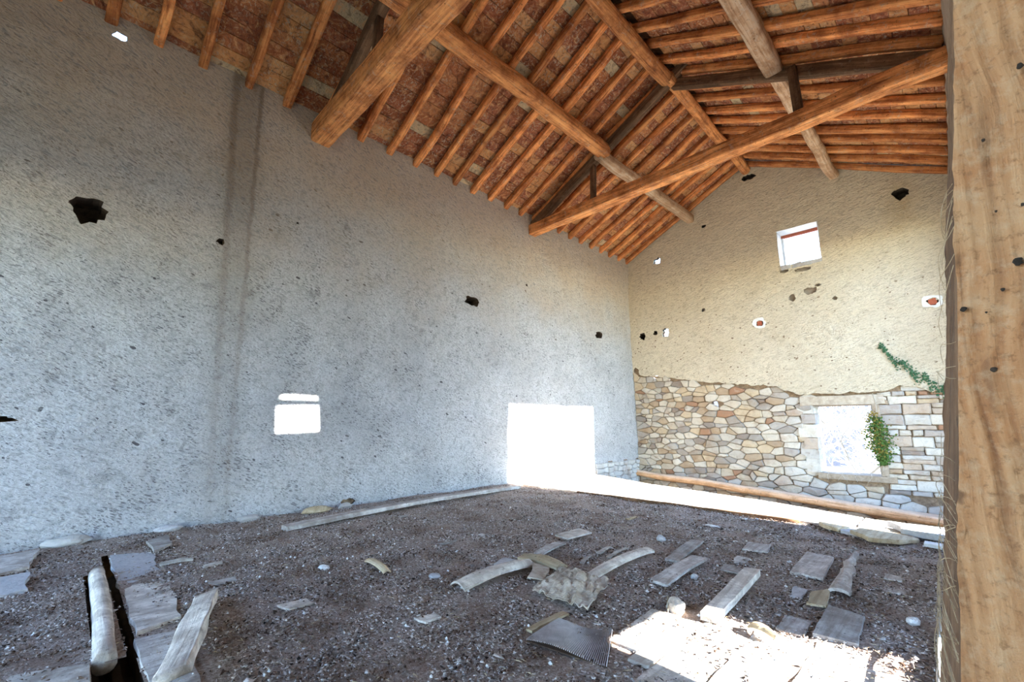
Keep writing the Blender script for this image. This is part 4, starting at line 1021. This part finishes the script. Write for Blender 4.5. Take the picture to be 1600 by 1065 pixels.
path = [(5.47, 2.68), (5.53, 2.60), (5.60, 2.46), (5.72, 2.33), (5.84, 2.22), (5.95, 2.05), (6.1, 1.90), (6.28, 1.76), (6.45, 1.68)]
stem('stem', [(x, YF-fdisp(x, z)-.04, z) for x, z in path], .005, M_TWIG, crp)
pp = []
for k in range(420):
    t = rg.random()**.7*(len(path)-1); i = min(int(t), len(path)-2); f = t-i
    x = path[i][0]*(1-f)+path[i+1][0]*f; z = path[i][1]*(1-f)+path[i+1][1]*f; w = .02+.045*t/8
    x += rg.gauss(0, w*.9); z += rg.gauss(0, w)+.05*math.sin(x*23); pp.append((x, YF-fdisp(x, z)-.045-abs(rg.gauss(0, .02)), z))
o = leaves('foliage', pp, .034, M_CREEP, crp, 3); tag(o, kind='stuff')
# dry stalks on the sill
for k in range(5):
    x = 4.35+k*.16; stem_o = stem('dry_stalk', [(x, YF-.1, .02), (x+.08*math.sin(k*2), YF-.14, .12), (x+.14*math.sin(k*2.3)+.05, YF-.16, .20+.03*k)], .004, M_TWIG, None)
    tag(stem_o, ('leftmost', 'second from left', 'middle', 'second from right', 'rightmost')[k]+' of the five thin dry stalks below the lower window sill', 'stalk', 'dry stalks below the lower window')

# ------------------------------------------------------------------ outside: ground, hillside, bare trees
V, F = [], []; n = 60
for i in range(n+1):
    for j in range(n+1):
        x = -60+i*2.2; y = YF+.5+j*1.2
        h = ZL+max(0, (y-13))*.17+.9*fbm(x*.08, y*.08, 0, 4)*min(1, (y-11)/8)+.25*fbm(x*.5, y*.5, 5, 3)
        V.append((x, y, h))
for i in range(n):
    for j in range(n): a = i*(n+1)+j; F.append((a, a+n+1, a+n+2, a+1))
tag(link('hillside', mesh('hillside', V, F, M_HILL)), kind='structure')
tag(link('ground', mesh('ground', [(W+.2, -60, ZL-.02), (90, -60, ZL-.02), (90, YF+.6, ZL-.02), (W+.2, YF+.6, ZL-.02), (-60, -60, ZL-.02), (-60, -3.5, ZL-.02), (W+.2, -3.5, ZL-.02)],
    [(0, 1, 2, 3), (4, 0, 6, 5)], M_OUT)), kind='structure')
def bare_tree(x, y, z, h, label, seed, n0=5, depth=6, r0=.05):
    rg = random.Random(seed); root = bpy.data.objects.new('bare_tree', None); COL.objects.link(root); root.location = (x, y, z); tag(root, label, 'tree')
    segs = []
    def grow(p, d, L, r, k):
        q = p
        for s in range(3):
            d = (d+Vector((rg.gauss(0, .13), rg.gauss(0, .13), rg.gauss(0, .08)+.02))).normalized(); e = q+d*L/3; segs.append((q, e, r*(1-.12*s), r*(1-.12*(s+1)), k)); q = e
        if k < depth:
            for c in range(3 if k else n0):
                nd = (d+Vector((rg.gauss(0, .62), rg.gauss(0, .62), rg.gauss(.05, .45)))).normalized(); grow(q if c else p.lerp(q, rg.uniform(.6, 1)), nd, L*rg.uniform(.62, .88), r*.62, k+1)
    grow(Vector((0, 0, 0)), Vector((.05, 0, 1)), h, r0, 0)
    for nm, sel in (('trunk', [s for s in segs if s[4] == 0]), ('branches', [s for s in segs if s[4] > 0])):
        V, F = [], []; m_ = 6 if nm == 'trunk' else 3
        for a, b, ra, rb, k in sel:
            d = (b-a).normalized(); u = d.orthogonal().normalized(); v = d.cross(u); q = len(V)
            for (c, r) in ((a, max(ra, .003)), (b, max(rb, .003))):
                for j in range(m_): an = 2*math.pi*j/m_; V.append(c+u*math.cos(an)*r+v*math.sin(an)*r)
            for j in range(m_): F.append((q+j, q+(j+1) % m_, q+m_+(j+1) % m_, q+m_+j))
        o = link(nm, mesh(nm, V, F, M_TWIG if nm == 'branches' else M_GREYB), None, root)
        if nm == 'branches': tag(o, kind='stuff')
bare_tree(4.10, 14.7, -1.6, 1.6, 'bare pale tree with forked trunk in the middle of the lower window', 2, r0=.05)
bare_tree(3.2, 16.6, -2.0, 1.5, 'bare tree behind, seen at the left of the lower window', 5, r0=.045)
bare_tree(4.4, 15.6, -1.9, .9, 'low bare thicket at the foot of the lower window view', 8, n0=9, r0=.03)
